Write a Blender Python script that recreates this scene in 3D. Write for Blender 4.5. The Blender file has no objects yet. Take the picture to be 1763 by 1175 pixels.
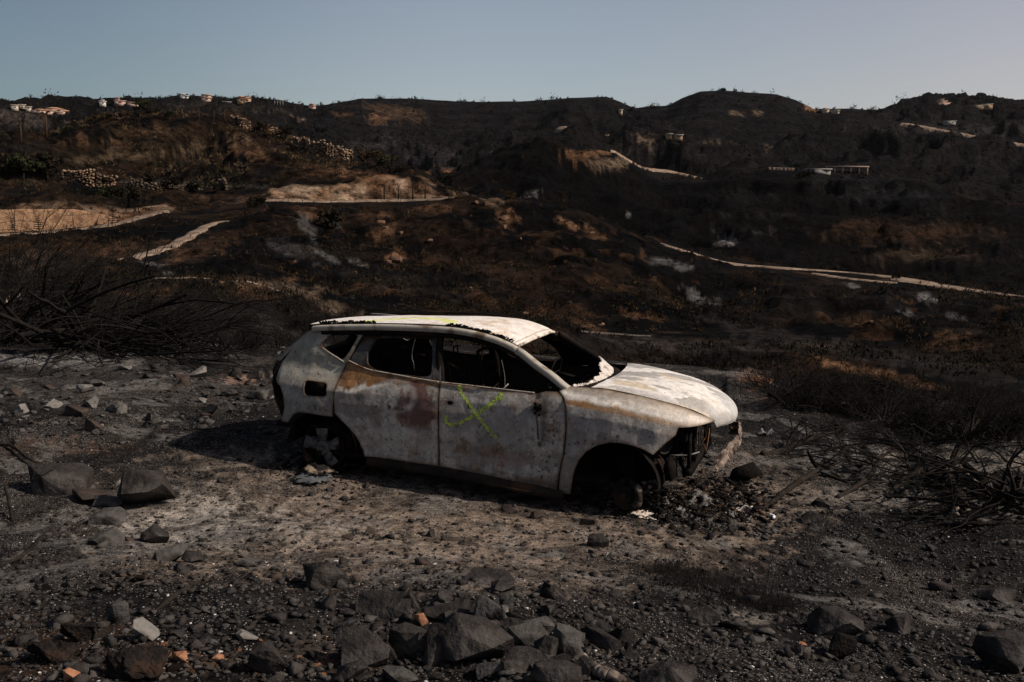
import bpy, bmesh, math, random
import numpy as np
from mathutils import Vector, Matrix, Euler
from mathutils.geometry import delaunay_2d_cdt

scene = bpy.context.scene
C = bpy.context.collection
R = math.radians

# ------------------------------------------------------------------ camera
CAM = np.array([1.775, -8.712, 2.584])
FPX = 1700.0
YAW, PIT, ROLL = R(108.8), R(7.71), R(1.04)
cam_d = bpy.data.cameras.new('camera')
cam_d.lens = FPX / 1763 * 36; cam_d.sensor_width = 36
cam_d.clip_start = 0.1; cam_d.clip_end = 30000
cam = bpy.data.objects.new('camera', cam_d); C.objects.link(cam)
_fw = Vector((math.cos(YAW)*math.cos(PIT), math.sin(YAW)*math.cos(PIT), -math.sin(PIT)))
_rt = Vector((math.sin(YAW), -math.cos(YAW), 0)); _up = _rt.cross(_fw)
_r2 = _rt*math.cos(ROLL) + _up*math.sin(ROLL); _u2 = -_rt*math.sin(ROLL) + _up*math.cos(ROLL)
M = Matrix((_r2, _u2, -_fw)).transposed().to_4x4(); M.translation = Vector(CAM)
cam.matrix_world = M
scene.camera = cam

# ------------------------------------------------------------------ sky, sun, exposure
SUN_AZ, SUN_EL = R(5.0), R(39.0)            # direction towards the sun, azimuth from +X towards +Y
world = bpy.data.worlds.new('World'); scene.world = world; world.use_nodes = True
nt = world.node_tree; nt.nodes.clear()
sky = nt.nodes.new('ShaderNodeTexSky'); sky.sky_type = 'NISHITA'; sky.sun_disc = False
sky.sun_elevation = SUN_EL; sky.sun_rotation = R(90) - SUN_AZ
sky.air_density = 1.0; sky.dust_density = 0.8; sky.ozone_density = 1.0; sky.altitude = 100
hsv = nt.nodes.new('ShaderNodeHueSaturation'); hsv.inputs['Saturation'].default_value = 0.72
bg = nt.nodes.new('ShaderNodeBackground'); bg.inputs['Strength'].default_value = 0.0615
out = nt.nodes.new('ShaderNodeOutputWorld')
# hazier and warmer towards the sun's side of the sky, all the way round
tcw = nt.nodes.new('ShaderNodeTexCoord'); dp = nt.nodes.new('ShaderNodeVectorMath'); dp.operation = 'DOT_PRODUCT'
dp.inputs[1].default_value = (math.cos(SUN_AZ), math.sin(SUN_AZ), 0); nt.links.new(tcw.outputs['Generated'], dp.inputs[0])
mpr = nt.nodes.new('ShaderNodeMapRange'); mpr.inputs[1].default_value = -.8; mpr.inputs[2].default_value = .4; nt.links.new(dp.outputs['Value'], mpr.inputs[0])
rmp = nt.nodes.new('ShaderNodeValToRGB'); rmp.color_ramp.interpolation = 'EASE'; e = rmp.color_ramp.elements
e[0].position = 0.05; e[0].color = (.58,.67,.71,1); e[1].position = .95; e[1].color = (1.66,1.36,1.26,1); x = e.new(.47); x.color = (1.36,1.30,1.27,1)
nt.links.new(mpr.outputs[0], rmp.inputs[0]); mul = nt.nodes.new('ShaderNodeMix'); mul.data_type = 'RGBA'; mul.blend_type = 'MULTIPLY'; mul.inputs[0].default_value = 1
nt.links.new(sky.outputs[0], hsv.inputs['Color']); nt.links.new(hsv.outputs[0], mul.inputs[6]); nt.links.new(rmp.outputs[0], mul.inputs[7]); nt.links.new(mul.outputs[2], bg.inputs[0]); nt.links.new(bg.outputs[0], out.inputs[0])
sun_d = bpy.data.lights.new('sun', 'SUN'); sun_d.energy = 4.8; sun_d.angle = R(0.53); sun_d.color = (1.0, 0.87, 0.74)
sun = bpy.data.objects.new('sun', sun_d); C.objects.link(sun)
sdir = Vector((math.cos(SUN_EL)*math.cos(SUN_AZ), math.cos(SUN_EL)*math.sin(SUN_AZ), math.sin(SUN_EL)))
sun.rotation_euler = sdir.to_track_quat('Z', 'Y').to_euler(); sun.location = (30, 0, 30)
scene.view_settings.view_transform = 'Standard'; scene.view_settings.look = 'None'
scene.view_settings.gamma = 1; scene.view_settings.exposure = 0.16
scene.view_settings.use_curve_mapping = False
scene.render.engine = 'CYCLES'

# ------------------------------------------------------------------ helpers
FW, RT, UP = np.array(_fw), np.array(_r2), np.array(_u2)
def ray(px, py):
    d = FW + RT*(px-881.5)/FPX - UP*(py-587.5)/FPX
    return d/np.linalg.norm(d)
def project(P):
    d = P - CAM; z = d@FW; z = np.where(np.abs(z) < .01, .01, z)
    return 881.5+FPX*(d@RT)/z, 587.5-FPX*(d@UP)/z, z

def _h(ix, iy, iz, seed):
    n = (ix*374761393 + iy*668265263 + iz*2147483647 + seed*1274126177) & 0xffffffff
    n = ((n ^ (n >> 13))*1274126177) & 0xffffffff
    n = ((n ^ (n >> 16))*2246822519) & 0xffffffff
    return ((n ^ (n >> 15)) & 0xffffff)/float(0xffffff)
def noise3(P, seed=0):
    i = np.floor(P).astype(np.int64); f = P-i; f = f*f*(3-2*f); r = 0
    for dx in (0, 1):
        for dy in (0, 1):
            for dz in (0, 1):
                w = (f[:,0] if dx else 1-f[:,0])*(f[:,1] if dy else 1-f[:,1])*(f[:,2] if dz else 1-f[:,2])
                r = r+w*_h(i[:,0]+dx, i[:,1]+dy, i[:,2]+dz, seed)
    return r
def fbm3(P, s=1.0, o=4, seed=0, g=.5):
    P = np.asarray(P, float); r = 0; a = 1; t = 0
    for k in range(o):
        r = r+a*noise3(P*s*(2.03**k)+17.3*k, seed+k); t += a; a *= g
    return r/t
def noise2(x, y, seed=0):
    ix = np.floor(x).astype(np.int64); iy = np.floor(y).astype(np.int64)
    fx = x-ix; fy = y-iy; fx = fx*fx*(3-2*fx); fy = fy*fy*(3-2*fy)
    h = lambda a, b: _h(a, b, np.zeros_like(a), seed)
    return (h(ix, iy)*(1-fx)+h(ix+1, iy)*fx)*(1-fy)+(h(ix, iy+1)*(1-fx)+h(ix+1, iy+1)*fx)*fy
def fbm2(x, y, s=1.0, o=4, seed=0, g=.5):
    r = 0; a = 1; t = 0
    for k in range(o):
        r = r+a*noise2(x*s*2.03**k+11.7*k, y*s*2.03**k-5.1*k, seed+k); t += a; a *= g
    return r/t
def sst(a, b, x): t = np.clip((x-a)/(b-a), 0, 1); return t*t*(3-2*t)
def mix(a, b, t): return a*(1-t[:,None])+np.asarray(b)*t[:,None]

def mesh_np(name, V, F, col=None, smooth=False, attrs=None):
    """V (N,3); F (M,k) all of one size, or list of such arrays."""
    me = bpy.data.meshes.new(name); V = np.asarray(V, np.float32)
    Fs = [np.asarray(f, np.int32) for f in (F if isinstance(F, list) else [F])]
    Fs = [f for f in Fs if len(f)]
    me.vertices.add(len(V)); me.vertices.foreach_set('co', V.ravel())
    nl = sum(f.size for f in Fs); npl = sum(len(f) for f in Fs)
    me.loops.add(nl); me.polygons.add(npl)
    me.loops.foreach_set('vertex_index', np.concatenate([f.ravel() for f in Fs]))
    st = []; o = 0
    for f in Fs: st.append(o+np.arange(len(f))*f.shape[1]); o += f.size
    me.polygons.foreach_set('loop_start', np.concatenate(st).astype(np.int32))
    if smooth: me.polygons.foreach_set('use_smooth', np.ones(npl, bool))
    me.update(calc_edges=True)
    if col is not None:
        a = me.color_attributes.new('Col', 'FLOAT_COLOR', 'POINT')
        c = np.ones((len(V), 4), np.float32); col = np.asarray(col)
        c[:, :col.shape[1]] = col; a.data.foreach_set('color', c.ravel())
    for k, v in (attrs or {}).items():
        a = me.attributes.new(k, 'FLOAT', 'POINT'); a.data.foreach_set('value', np.asarray(v, np.float32))
    return me
def add(name, me, mat=None, parent=None, loc=None, rot=None, scale=None):
    o = bpy.data.objects.new(name, me); C.objects.link(o)
    if mat is not None and me is not None and not me.materials: me.materials.append(mat)
    if parent is not None: o.parent = parent
    if loc is not None: o.location = loc
    if rot is not None: o.rotation_euler = rot
    if scale is not None: o.scale = scale if hasattr(scale, '__len__') else (scale,)*3
    return o
def tag(o, label=None, cat=None, group=None, kind=None):
    if label: o['label'] = label
    if cat: o['category'] = cat
    if group: o['group'] = group
    if kind: o['kind'] = kind
    return o
def thing(name, label, cat, loc=(0,0,0), rot=(0,0,0), group=None, scale=1.0):
    o = bpy.data.objects.new(name, None); C.objects.link(o)
    o.location = loc; o.rotation_euler = rot; o.scale = (scale,)*3; o.empty_display_size = .2
    return tag(o, label, cat, group)

class MB:
    """collects simple shapes into one mesh"""
    def __init__(s): s.V = []; s.T = []; s.Q = []; s.n = 0
    def put(s, V, T=None, Q=None):
        V = np.asarray(V, float)
        if T is not None and len(T): s.T.append(np.asarray(T)+s.n)
        if Q is not None and len(Q): s.Q.append(np.asarray(Q)+s.n)
        s.V.append(V); s.n += len(V)
    def box(s, c, d, rz=0, taper=1.0, rot=None):
        x, y, z = d[0]/2, d[1]/2, d[2]/2; t = taper
        V = np.array([[-x,-y,-z],[x,-y,-z],[x,y,-z],[-x,y,-z],[-x*t,-y*t,z],[x*t,-y*t,z],[x*t,y*t,z],[-x*t,y*t,z]])
        m = np.array(Euler(rot).to_matrix()) if rot is not None else np.array(Matrix.Rotation(rz, 3, 'Z'))
        s.put(V@m.T+np.asarray(c, float), Q=[[0,3,2,1],[4,5,6,7],[0,1,5,4],[1,2,6,5],[2,3,7,6],[3,0,4,7]])
    def tube(s, P, r, n=8, caps=True):
        P = np.asarray(P, float); r = np.broadcast_to(np.asarray(r, float), (len(P),))
        T = np.gradient(P, axis=0); T /= np.linalg.norm(T, axis=1)[:, None]+1e-9
        ref = np.array([0, 0, 1.]) if abs(T[0][2]) < .9 else np.array([1., 0, 0])
        a = np.cross(T[0], ref); a /= np.linalg.norm(a); V = []
        for i in range(len(P)):
            a = a-T[i]*(a@T[i]); a /= np.linalg.norm(a)+1e-9; b = np.cross(T[i], a)
            for k in range(n):
                w = 2*math.pi*k/n; V.append(P[i]+r[i]*(math.cos(w)*a+math.sin(w)*b))
        Q = [[i*n+k, i*n+(k+1) % n, (i+1)*n+(k+1) % n, (i+1)*n+k] for i in range(len(P)-1) for k in range(n)]
        Tt = []
        if caps:
            V += [P[0], P[-1]]; m = len(V)
            Tt = [[m-2, (k+1) % n, k] for k in range(n)]+[[m-1, (len(P)-1)*n+k, (len(P)-1)*n+(k+1) % n] for k in range(n)]
        s.put(V, Tt, Q)
    def lathe(s, prof, c, axis='Y', n=24):
        V = []
        for (rr, h) in prof:
            for k in range(n):
                w = 2*math.pi*k/n
                p = [rr*math.cos(w), h, rr*math.sin(w)] if axis == 'Y' else [rr*math.cos(w), rr*math.sin(w), h]
                V.append(p)
        Q = [[i*n+k, i*n+(k+1) % n, (i+1)*n+(k+1) % n, (i+1)*n+k] for i in range(len(prof)-1) for k in range(n)]
        s.put(np.array(V)+np.asarray(c, float), Q=Q)
    def prism(s, poly, h, frame):
        """poly 2D, extruded by h; frame(u,v,w)->xyz"""
        n = len(poly); V = [frame(u, v, 0) for u, v in poly]+[frame(u, v, h) for u, v in poly]
        Q = [[i, (i+1) % n, n+(i+1) % n, n+i] for i in range(n)]
        T = [[0, i+1, i] for i in range(1, n-1)]+[[n, n+i, n+i+1] for i in range(1, n-1)]
        s.put(V, T, Q)
    def mesh(s, name, smooth=False, col=None, sharp=None):
        V = np.concatenate(s.V); F = []
        if s.T: F.append(np.concatenate(s.T))
        if s.Q: F.append(np.concatenate(s.Q))
        me = mesh_np(name, V, F, smooth=smooth, col=col(V) if col else None)
        if sharp: me.set_sharp_from_angle(angle=R(sharp))
        return me
    def build(s, name, mat, parent=None, smooth=False, col=None, sharp=None, loc=None):
        return add(name, s.mesh(name, smooth, col, sharp), mat, parent, loc)

# ------------------------------------------------------------------ materials
def mat_base(name):
    m = bpy.data.materials.new(name); m.use_nodes = True; n = m.node_tree
    b = n.nodes['Principled BSDF']; return m, n, b
def N(n, t, **k):
    x = n.nodes.new(t)
    for a, v in k.items():
        if a.startswith('i_'): x.inputs[a[2:]].default_value = v
        else: setattr(x, a, v)
    return x
def noisy(name, c1, c2, scale=4.0, rough=.85, bump=.3, detail=6, c3=None, scale3=1.0, bscale=None, spec=.05, attr=False, metal=0, bdist=.02, speck=None):
    """two colours mixed by noise, a third by a wider noise; attr multiplies in the Col attribute"""
    m, n, b = mat_base(name); L = n.links.new
    tc = N(n, 'ShaderNodeTexCoord'); no = N(n, 'ShaderNodeTexNoise'); no.inputs['Scale'].default_value = scale; no.inputs['Detail'].default_value = detail
    no.inputs['Roughness'].default_value = .65
    L(tc.outputs['Object'], no.inputs['Vector'])
    cr = N(n, 'ShaderNodeValToRGB'); cr.color_ramp.elements[0].position = .35; cr.color_ramp.elements[1].position = .65
    cr.color_ramp.elements[0].color = (*c1, 1); cr.color_ramp.elements[1].color = (*c2, 1)
    L(no.outputs['Fac'], cr.inputs[0]); outc = cr.outputs[0]
    if c3:
        n3 = N(n, 'ShaderNodeTexNoise'); n3.inputs['Scale'].default_value = scale3; n3.inputs['Detail'].default_value = 5
        L(tc.outputs['Object'], n3.inputs['Vector'])
        r3 = N(n, 'ShaderNodeValToRGB'); r3.color_ramp.elements[0].position = .52; r3.color_ramp.elements[1].position = .62
        L(n3.outputs['Fac'], r3.inputs[0])
        mx = N(n, 'ShaderNodeMix', data_type='RGBA'); L(r3.outputs[0], mx.inputs[0]); L(outc, mx.inputs[6]); mx.inputs[7].default_value = (*c3, 1); outc = mx.outputs[2]
    if speck:
        sc, thr, colr = speck
        vo = N(n, 'ShaderNodeTexVoronoi'); vo.inputs['Scale'].default_value = sc; L(tc.outputs['Object'], vo.inputs['Vector'])
        lt = N(n, 'ShaderNodeMath', operation='LESS_THAN'); lt.inputs[1].default_value = thr; L(vo.outputs['Distance'], lt.inputs[0])
        sp = N(n, 'ShaderNodeSeparateColor'); L(vo.outputs['Color'], sp.inputs[0])
        g = N(n, 'ShaderNodeMath', operation='GREATER_THAN'); g.inputs[1].default_value = .75; L(sp.outputs[0], g.inputs[0])
        mu = N(n, 'ShaderNodeMath', operation='MULTIPLY'); L(lt.outputs[0], mu.inputs[0]); L(g.outputs[0], mu.inputs[1])
        mx = N(n, 'ShaderNodeMix', data_type='RGBA'); L(mu.outputs[0], mx.inputs[0]); L(outc, mx.inputs[6]); mx.inputs[7].default_value = (*colr, 1); outc = mx.outputs[2]
    if attr:
        at = N(n, 'ShaderNodeAttribute', attribute_name='Col')
        mx = N(n, 'ShaderNodeMix', data_type='RGBA', blend_type='MULTIPLY'); mx.inputs[0].default_value = 1
        L(outc, mx.inputs[6]); L(at.outputs['Color'], mx.inputs[7]); outc = mx.outputs[2]
    L(outc, b.inputs['Base Color'])
    b.inputs['Roughness'].default_value = rough; b.inputs['Specular IOR Level'].default_value = spec; b.inputs['Metallic'].default_value = metal
    if bump:
        nb = N(n, 'ShaderNodeTexNoise'); nb.inputs['Scale'].default_value = bscale or scale*3; nb.inputs['Detail'].default_value = 6
        L(tc.outputs['Object'], nb.inputs['Vector'])
        bm = N(n, 'ShaderNodeBump'); bm.inputs['Strength'].default_value = bump; bm.inputs['Distance'].default_value = bdist
        L(nb.outputs['Fac'], bm.inputs['Height']); L(bm.outputs[0], b.inputs['Normal'])
    return m

def ground_material():
    m, n, b = mat_base('burnt_ground'); L = n.links.new
    geo = N(n, 'ShaderNodeNewGeometry'); at = N(n, 'ShaderNodeAttribute', attribute_name='Col')
    ash = N(n, 'ShaderNodeAttribute', attribute_name='ash'); far = N(n, 'ShaderNodeAttribute', attribute_name='far')
    def noise(s, d=8, r=.7):
        x = N(n, 'ShaderNodeTexNoise'); x.inputs['Scale'].default_value = s; x.inputs['Detail'].default_value = d; x.inputs['Roughness'].default_value = r
        L(geo.outputs['Position'], x.inputs['Vector']); return x.outputs['Fac']
    def mr(x, a, c, lo, hi):
        k = N(n, 'ShaderNodeMapRange'); k.inputs[1].default_value = a; k.inputs[2].default_value = c; k.inputs[3].default_value = lo; k.inputs[4].default_value = hi
        L(x, k.inputs[0]); return k.outputs[0]
    def ma(op, x, y):
        k = N(n, 'ShaderNodeMath', operation=op)
        for i, v in enumerate((x, y)):
            if isinstance(v, (int, float)): k.inputs[i].default_value = v
            else: L(v, k.inputs[i])
        return k.outputs[0]
    fine = noise(9.0); gr = noise(55.0, 4, .8); mid = noise(.55, 10, .75); veryfar = noise(.12, 10, .78)
    nearmul = ma('MULTIPLY', mr(fine, .34, .66, .22, 1.5), mr(gr, .3, .7, .3, 1.55))
    farmul = ma('MULTIPLY', mr(mid, .38, .64, .12, 1.8), mr(veryfar, .38, .64, .4, 1.5))
    mm = N(n, 'ShaderNodeMix', data_type='FLOAT'); L(far.outputs['Fac'], mm.inputs[0]); L(nearmul, mm.inputs[2]); L(farmul, mm.inputs[3])
    v = N(n, 'ShaderNodeVectorMath', operation='SCALE'); L(at.outputs['Color'], v.inputs[0]); L(mm.outputs[0], v.inputs['Scale'])
    # flakes of white ash and grit
    vo = N(n, 'ShaderNodeTexVoronoi'); vo.inputs['Scale'].default_value = 62; L(geo.outputs['Position'], vo.inputs['Vector'])
    sp = N(n, 'ShaderNodeSeparateColor'); L(vo.outputs['Color'], sp.inputs[0])
    vo2 = N(n, 'ShaderNodeTexVoronoi'); vo2.inputs['Scale'].default_value = 120; L(geo.outputs['Position'], vo2.inputs['Vector'])
    sp2 = N(n, 'ShaderNodeSeparateColor'); L(vo2.outputs['Color'], sp2.inputs[0])
    clump = mr(noise(2.2, 5, .6), .42, .62, 0.15, 1.0)
    ga = ma('MULTIPLY', ash.outputs['Fac'], clump)
    f1 = ma('MULTIPLY', ma('LESS_THAN', vo.outputs['Distance'], .26), ma('GREATER_THAN', ma('ADD', sp.outputs[0], ma('MULTIPLY', ga, .16)), .975))
    f2 = ma('MULTIPLY', ma('LESS_THAN', vo2.outputs['Distance'], .38), ma('GREATER_THAN', ma('ADD', sp2.outputs[1], ma('MULTIPLY', ga, .32)), 1.0))
    fl = ma('MAXIMUM', f1, f2); fl = ma('MULTIPLY', fl, ma('GREATER_THAN', ash.outputs['Fac'], .01))
    dk = ma('MULTIPLY', ma('GREATER_THAN', sp.outputs[2], .86), ma('LESS_THAN', vo.outputs['Distance'], .42))
    mx0 = N(n, 'ShaderNodeMix', data_type='RGBA'); L(ma('MULTIPLY', dk, ma('SUBTRACT', 1.0, far.outputs['Fac'])), mx0.inputs[0]); L(v.outputs[0], mx0.inputs[6]); mx0.inputs[7].default_value = (.018, .016, .015, 1)
    mx = N(n, 'ShaderNodeMix', data_type='RGBA'); L(fl, mx.inputs[0]); L(mx0.outputs[2], mx.inputs[6]); mx.inputs[7].default_value = (.38, .355, .335, 1)
    L(mx.outputs[2], b.inputs['Base Color']); b.inputs['Roughness'].default_value = .95; b.inputs['Specular IOR Level'].default_value = .03
    h1 = ma('ADD', ma('MULTIPLY', fine, .10), ma('MULTIPLY', gr, .022))
    h2 = ma('ADD', ma('MULTIPLY', mid, 2.4), ma('MULTIPLY', veryfar, 7.0))
    hm = N(n, 'ShaderNodeMix', data_type='FLOAT'); L(far.outputs['Fac'], hm.inputs[0]); L(h1, hm.inputs[2]); L(h2, hm.inputs[3])
    bm = N(n, 'ShaderNodeBump'); bm.inputs['Strength'].default_value = 1.0; bm.inputs['Distance'].default_value = 1.0
    L(hm.outputs[0], bm.inputs['Height']); L(bm.outputs[0], b.inputs['Normal'])
    return m
# ------------------------------------------------------------------ terrain: ridges and valleys at their own distances
def lay(pts):
    """control points (px, py, distance) of a ridge, edge or valley line -> (azimuth, slope, distance)"""
    A = []
    for px, py, d in pts:
        r = ray(px, py); a = YAW-math.atan2(r[1], r[0]); A.append((a, r[2]/math.hypot(r[0], r[1]), d))
    A = np.array(sorted(A)); return A
def near_z(x, y):
    d = np.hypot(x-CAM[0], y-CAM[1])
    g = np.interp(d, [0, 2.5, 4, 5.2, 6.6, 8.0, 10.5, 14, 20, 40], [1.05, .96, .74, .52, .22, .03, .0, -.03, -.05, -.1])
    t = -.042*np.clip(x+.3, -6, 4)
    z = g+t*sst(3, 7, d)
    z += (fbm2(x, y, .45, 3, 5)-.5)*.35*sst(.8, 2.5, np.hypot((x+1.2)*.55, y)) 
    z += (fbm2(x, y, 2.2, 5, 9, .55)-.5)*.085
    z += .22*np.exp(-(((x+1.6)/2.0)**2+((y+5.6)/1.0)**2))*0
    return z
EDGE = lay([(-500,598,17),(0,600,18),(300,601,18),(450,606,18),(700,605,19),(1000,618,20),(1180,634,19),(1290,655,16),(1380,690,14.5),(1500,722,13.5),(1763,762,12.5),(2300,800,11)])
LAYERS = [
 ('t1', lay([(-500,560,36),(0,545,36),(200,515,38),(330,503,40),(450,505,42),(530,526,42),(620,540,42),(900,575,42),(1100,590,42),(1300,596,42),(1500,618,40),(1763,662,36),(2300,700,34)])),
 ('t2', lay([(-500,500,48),(0,492,48),(200,488,50),(330,480,50),(430,484,52),(520,512,52),(600,520,52),(900,556,52),(1100,572,52),(1300,575,54),(1500,590,52),(1763,620,48),(2300,660,46)])),
 ('foot', lay([(-500,470,66),(0,474,66),(200,468,68),(330,470,66),(430,470,68),(600,500,66),(900,540,62),(1100,558,62),(1300,562,62),(1500,572,60),(1763,592,56),(2300,620,54)])),
 ('midface', lay([(-500,440,92),(0,440,92),(200,420,96),(300,410,98),(400,405,98),(600,430,96),(750,420,96),(900,430,94),(1050,455,94),(1150,480,90),(1300,505,88),(1500,520,84),(1763,550,80),(2300,575,78)])),
 ('crest', lay([(-500,415,120),(0,407,122),(100,401,124),(200,389,128),(285,370,132),(330,377,130),(400,362,136),(470,352,140),(560,352,144),(700,351,146),(780,341,144),(850,337,144),(930,348,140),(1000,368,134),(1060,393,130),(1140,425,126),(1250,457,122),(1400,478,116),(1550,495,112),(1763,517,108),(2300,545,104)])),
 ('shelf', lay([(-500,400,128),(0,401,130),(100,396,132),(200,383,136),(285,364,140),(330,368,140),(400,356,144),(470,346,148),(560,346,152),(700,345,154),(780,341,152),(850,345,160),(930,360,160),(1000,374,150),(1060,393,140),(1140,418,136),(1250,447,132),(1400,466,128),(1550,480,124),(1763,508,118),(2300,530,114)])),
 ('cut', lay([(-500,364,136),(0,362,138),(60,352,140),(130,356,141),(220,362,144),(285,352,146),(330,360,146),(400,350,150),(450,334,154),(520,325,156),(600,321,158),(650,309,160),(700,304,160),(740,318,160),(785,341,165),(850,352,185),(930,366,185),(1000,384,180),(1060,410,180),(1140,440,175),(1250,465,170),(1400,482,165),(1550,497,160),(1763,522,155),(2300,540,150)])),
 ('mid2', lay([(-500,320,185),(0,318,185),(100,318,188),(200,322,188),(300,322,190),(400,318,192),(450,314,194),(560,306,196),(650,300,196),(740,312,200),(785,345,230),(850,352,240),(930,362,240),(1000,376,240),(1060,396,240),(1140,410,240),(1250,432,235),(1400,450,230),(1550,466,225),(1763,485,215),(2300,510,210)])),
 ('mid3', lay([(-500,270,225),(0,268,225),(100,278,228),(200,282,228),(300,268,232),(400,262,234),(500,272,236),(560,282,234),(650,305,236),(740,330,260),(785,318,275),(850,305,280),(930,285,280),(1000,300,280),(1060,330,280),(1140,345,285),(1250,352,285),(1400,368,285),(1550,392,280),(1763,420,275),(2300,440,270)])),
 ('crest2', lay([(-500,236,280),(0,240,280),(80,246,280),(150,214,285),(250,197,300),(300,200,300),(345,204,300),(430,216,292),(520,246,280),(600,284,270),(660,306,270),(740,318,290),(785,300,315),(850,270,320),(925,244,325),(1000,252,330),(1060,264,330),(1100,290,330),(1140,318,330),(1210,322,330),(1260,300,345),(1320,292,345),(1420,296,345),(1520,306,345),(1600,325,340),(1680,352,335),(1763,365,330),(2300,390,320)])),
 ('vall', lay([(-500,262,400),(0,262,400),(150,250,400),(300,240,400),(430,250,400),(520,268,400),(600,296,400),(700,312,400),(785,300,400),(850,285,400),(925,265,410),(1000,262,410),(1100,288,410),(1210,312,410),(1300,300,430),(1420,304,430),(1600,330,430),(1763,345,430),(2300,360,420)])),
 ('farmid', lay([(-500,222,600),(0,224,600),(150,215,600),(300,215,560),(430,212,560),(500,232,560),(600,262,560),(700,272,560),(800,262,600),(925,232,600),(980,222,560),(1080,236,560),(1200,250,560),(1300,250,580),(1420,244,580),(1550,226,600),(1650,240,600),(1763,256,600),(2300,280,600)])),
 ('skyline', lay([(-500,186,900),(0,180,900),(60,177,900),(130,177,900),(190,181,900),(250,180,860),(285,173,780),(310,168,760),(345,170,760),(400,176,800),(430,173,800),(470,178,820),(540,188,820),(575,181,760),(620,173,760),(700,173,780),(820,178,780),(900,177,780),(990,173,760),(1045,171,750),(1070,181,780),(1090,192,800),(1120,187,760),(1150,185,740),(1175,172,720),(1205,160,700),(1245,158,700),(1335,164,700),(1370,175,720),(1400,190,740),(1460,191,760),(1530,199,850),(1560,196,1000),(1600,187,1000),(1700,181,1000),(1740,186,1000),(1763,191,1000),(2300,215,1000)])),
]
EA = EDGE
NA0, NA1 = 640, 80
deg = np.concatenate([np.linspace(-180, -40, 36)[:-1], np.linspace(-40, -31, 16)[:-1], np.linspace(-31, 31, 760), np.linspace(31, 40, 16)[1:], np.linspace(40, 180, 36)[1:]])
AZ = np.radians(deg)          # positive = to the right of the heading
DR = np.concatenate([[0.3, .8, 1.4, 2.0], np.geomspace(2.5, 22, 430), np.geomspace(22, 1150, 470)[1:], [1300, 1600, 2200, 3500, 6000, 12000, 20000]])
nA, nD = len(AZ), len(DR)
aa, dd = np.meshgrid(AZ, DR, indexing='ij')
X = CAM[0]+dd*np.cos(YAW-aa); Y = CAM[1]+dd*np.sin(YAW-aa)
ZN = near_z(X.ravel(), Y.ravel()).reshape(X.shape)
def pchip(x, y, q):
    h = np.diff(x); m = np.diff(y)/h; d = np.zeros_like(y)
    s = m[:-1]*m[1:] > 0; w1 = 2*h[1:]+h[:-1]; w2 = h[1:]+2*h[:-1]
    with np.errstate(divide='ignore', invalid='ignore'):
        d[1:-1] = np.where(s, (w1+w2)/(w1/m[:-1]+w2/m[1:]), 0)
    d[0] = m[0]; d[-1] = 0
    i = np.clip(np.searchsorted(x, q)-1, 0, len(h)-1); t = np.clip((q-x[i])/h[i], 0, 1); H_ = h[i]
    return (1+2*t)*(1-t)**2*y[i]+t*(1-t)**2*H_*d[i]+t*t*(3-2*t)*y[i+1]+t*t*(t-1)*H_*d[i+1]
Z = np.zeros_like(X); KD = {}
for k in ('edge',)+tuple(l[0] for l in LAYERS): KD[k] = np.zeros(nA)
for j, a in enumerate(AZ):
    de = np.interp(a, EA[:,0], EA[:,2])*(1+.02*math.sin(a*23)); ze = CAM[2]+de*np.interp(a, EA[:,0], EA[:,1]); KD['edge'][j] = de
    kx = [de]; ky = [ze]
    for nm, A in LAYERS:
        d = np.interp(a, A[:,0], A[:,2]); s = np.interp(a, A[:,0], A[:,1]); kx.append(d); ky.append(CAM[2]+d*s); KD[nm][j] = d
    kx[1:1] = [de+.35*(kx[1]-de)]; ky[1:1] = [ky[0]+.35*(ky[1]-ky[0])-.22]
    kx += [1150, 2200, 20000]; ky += [ky[-1]-40, -80, -250]
    zf = pchip(np.array(kx), np.array(ky), DR)
    dn = DR < de
    zn = ZN[j]; zed = np.interp(de, DR, zn)
    w = sst(de-7, de, DR)                       # lead the near ground onto the edge line
    zfull = np.where(dn, zn+w*(ze-zed), zf+(zn-np.interp(DR, DR, zn))*0)
    Z[j] = zfull
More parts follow.
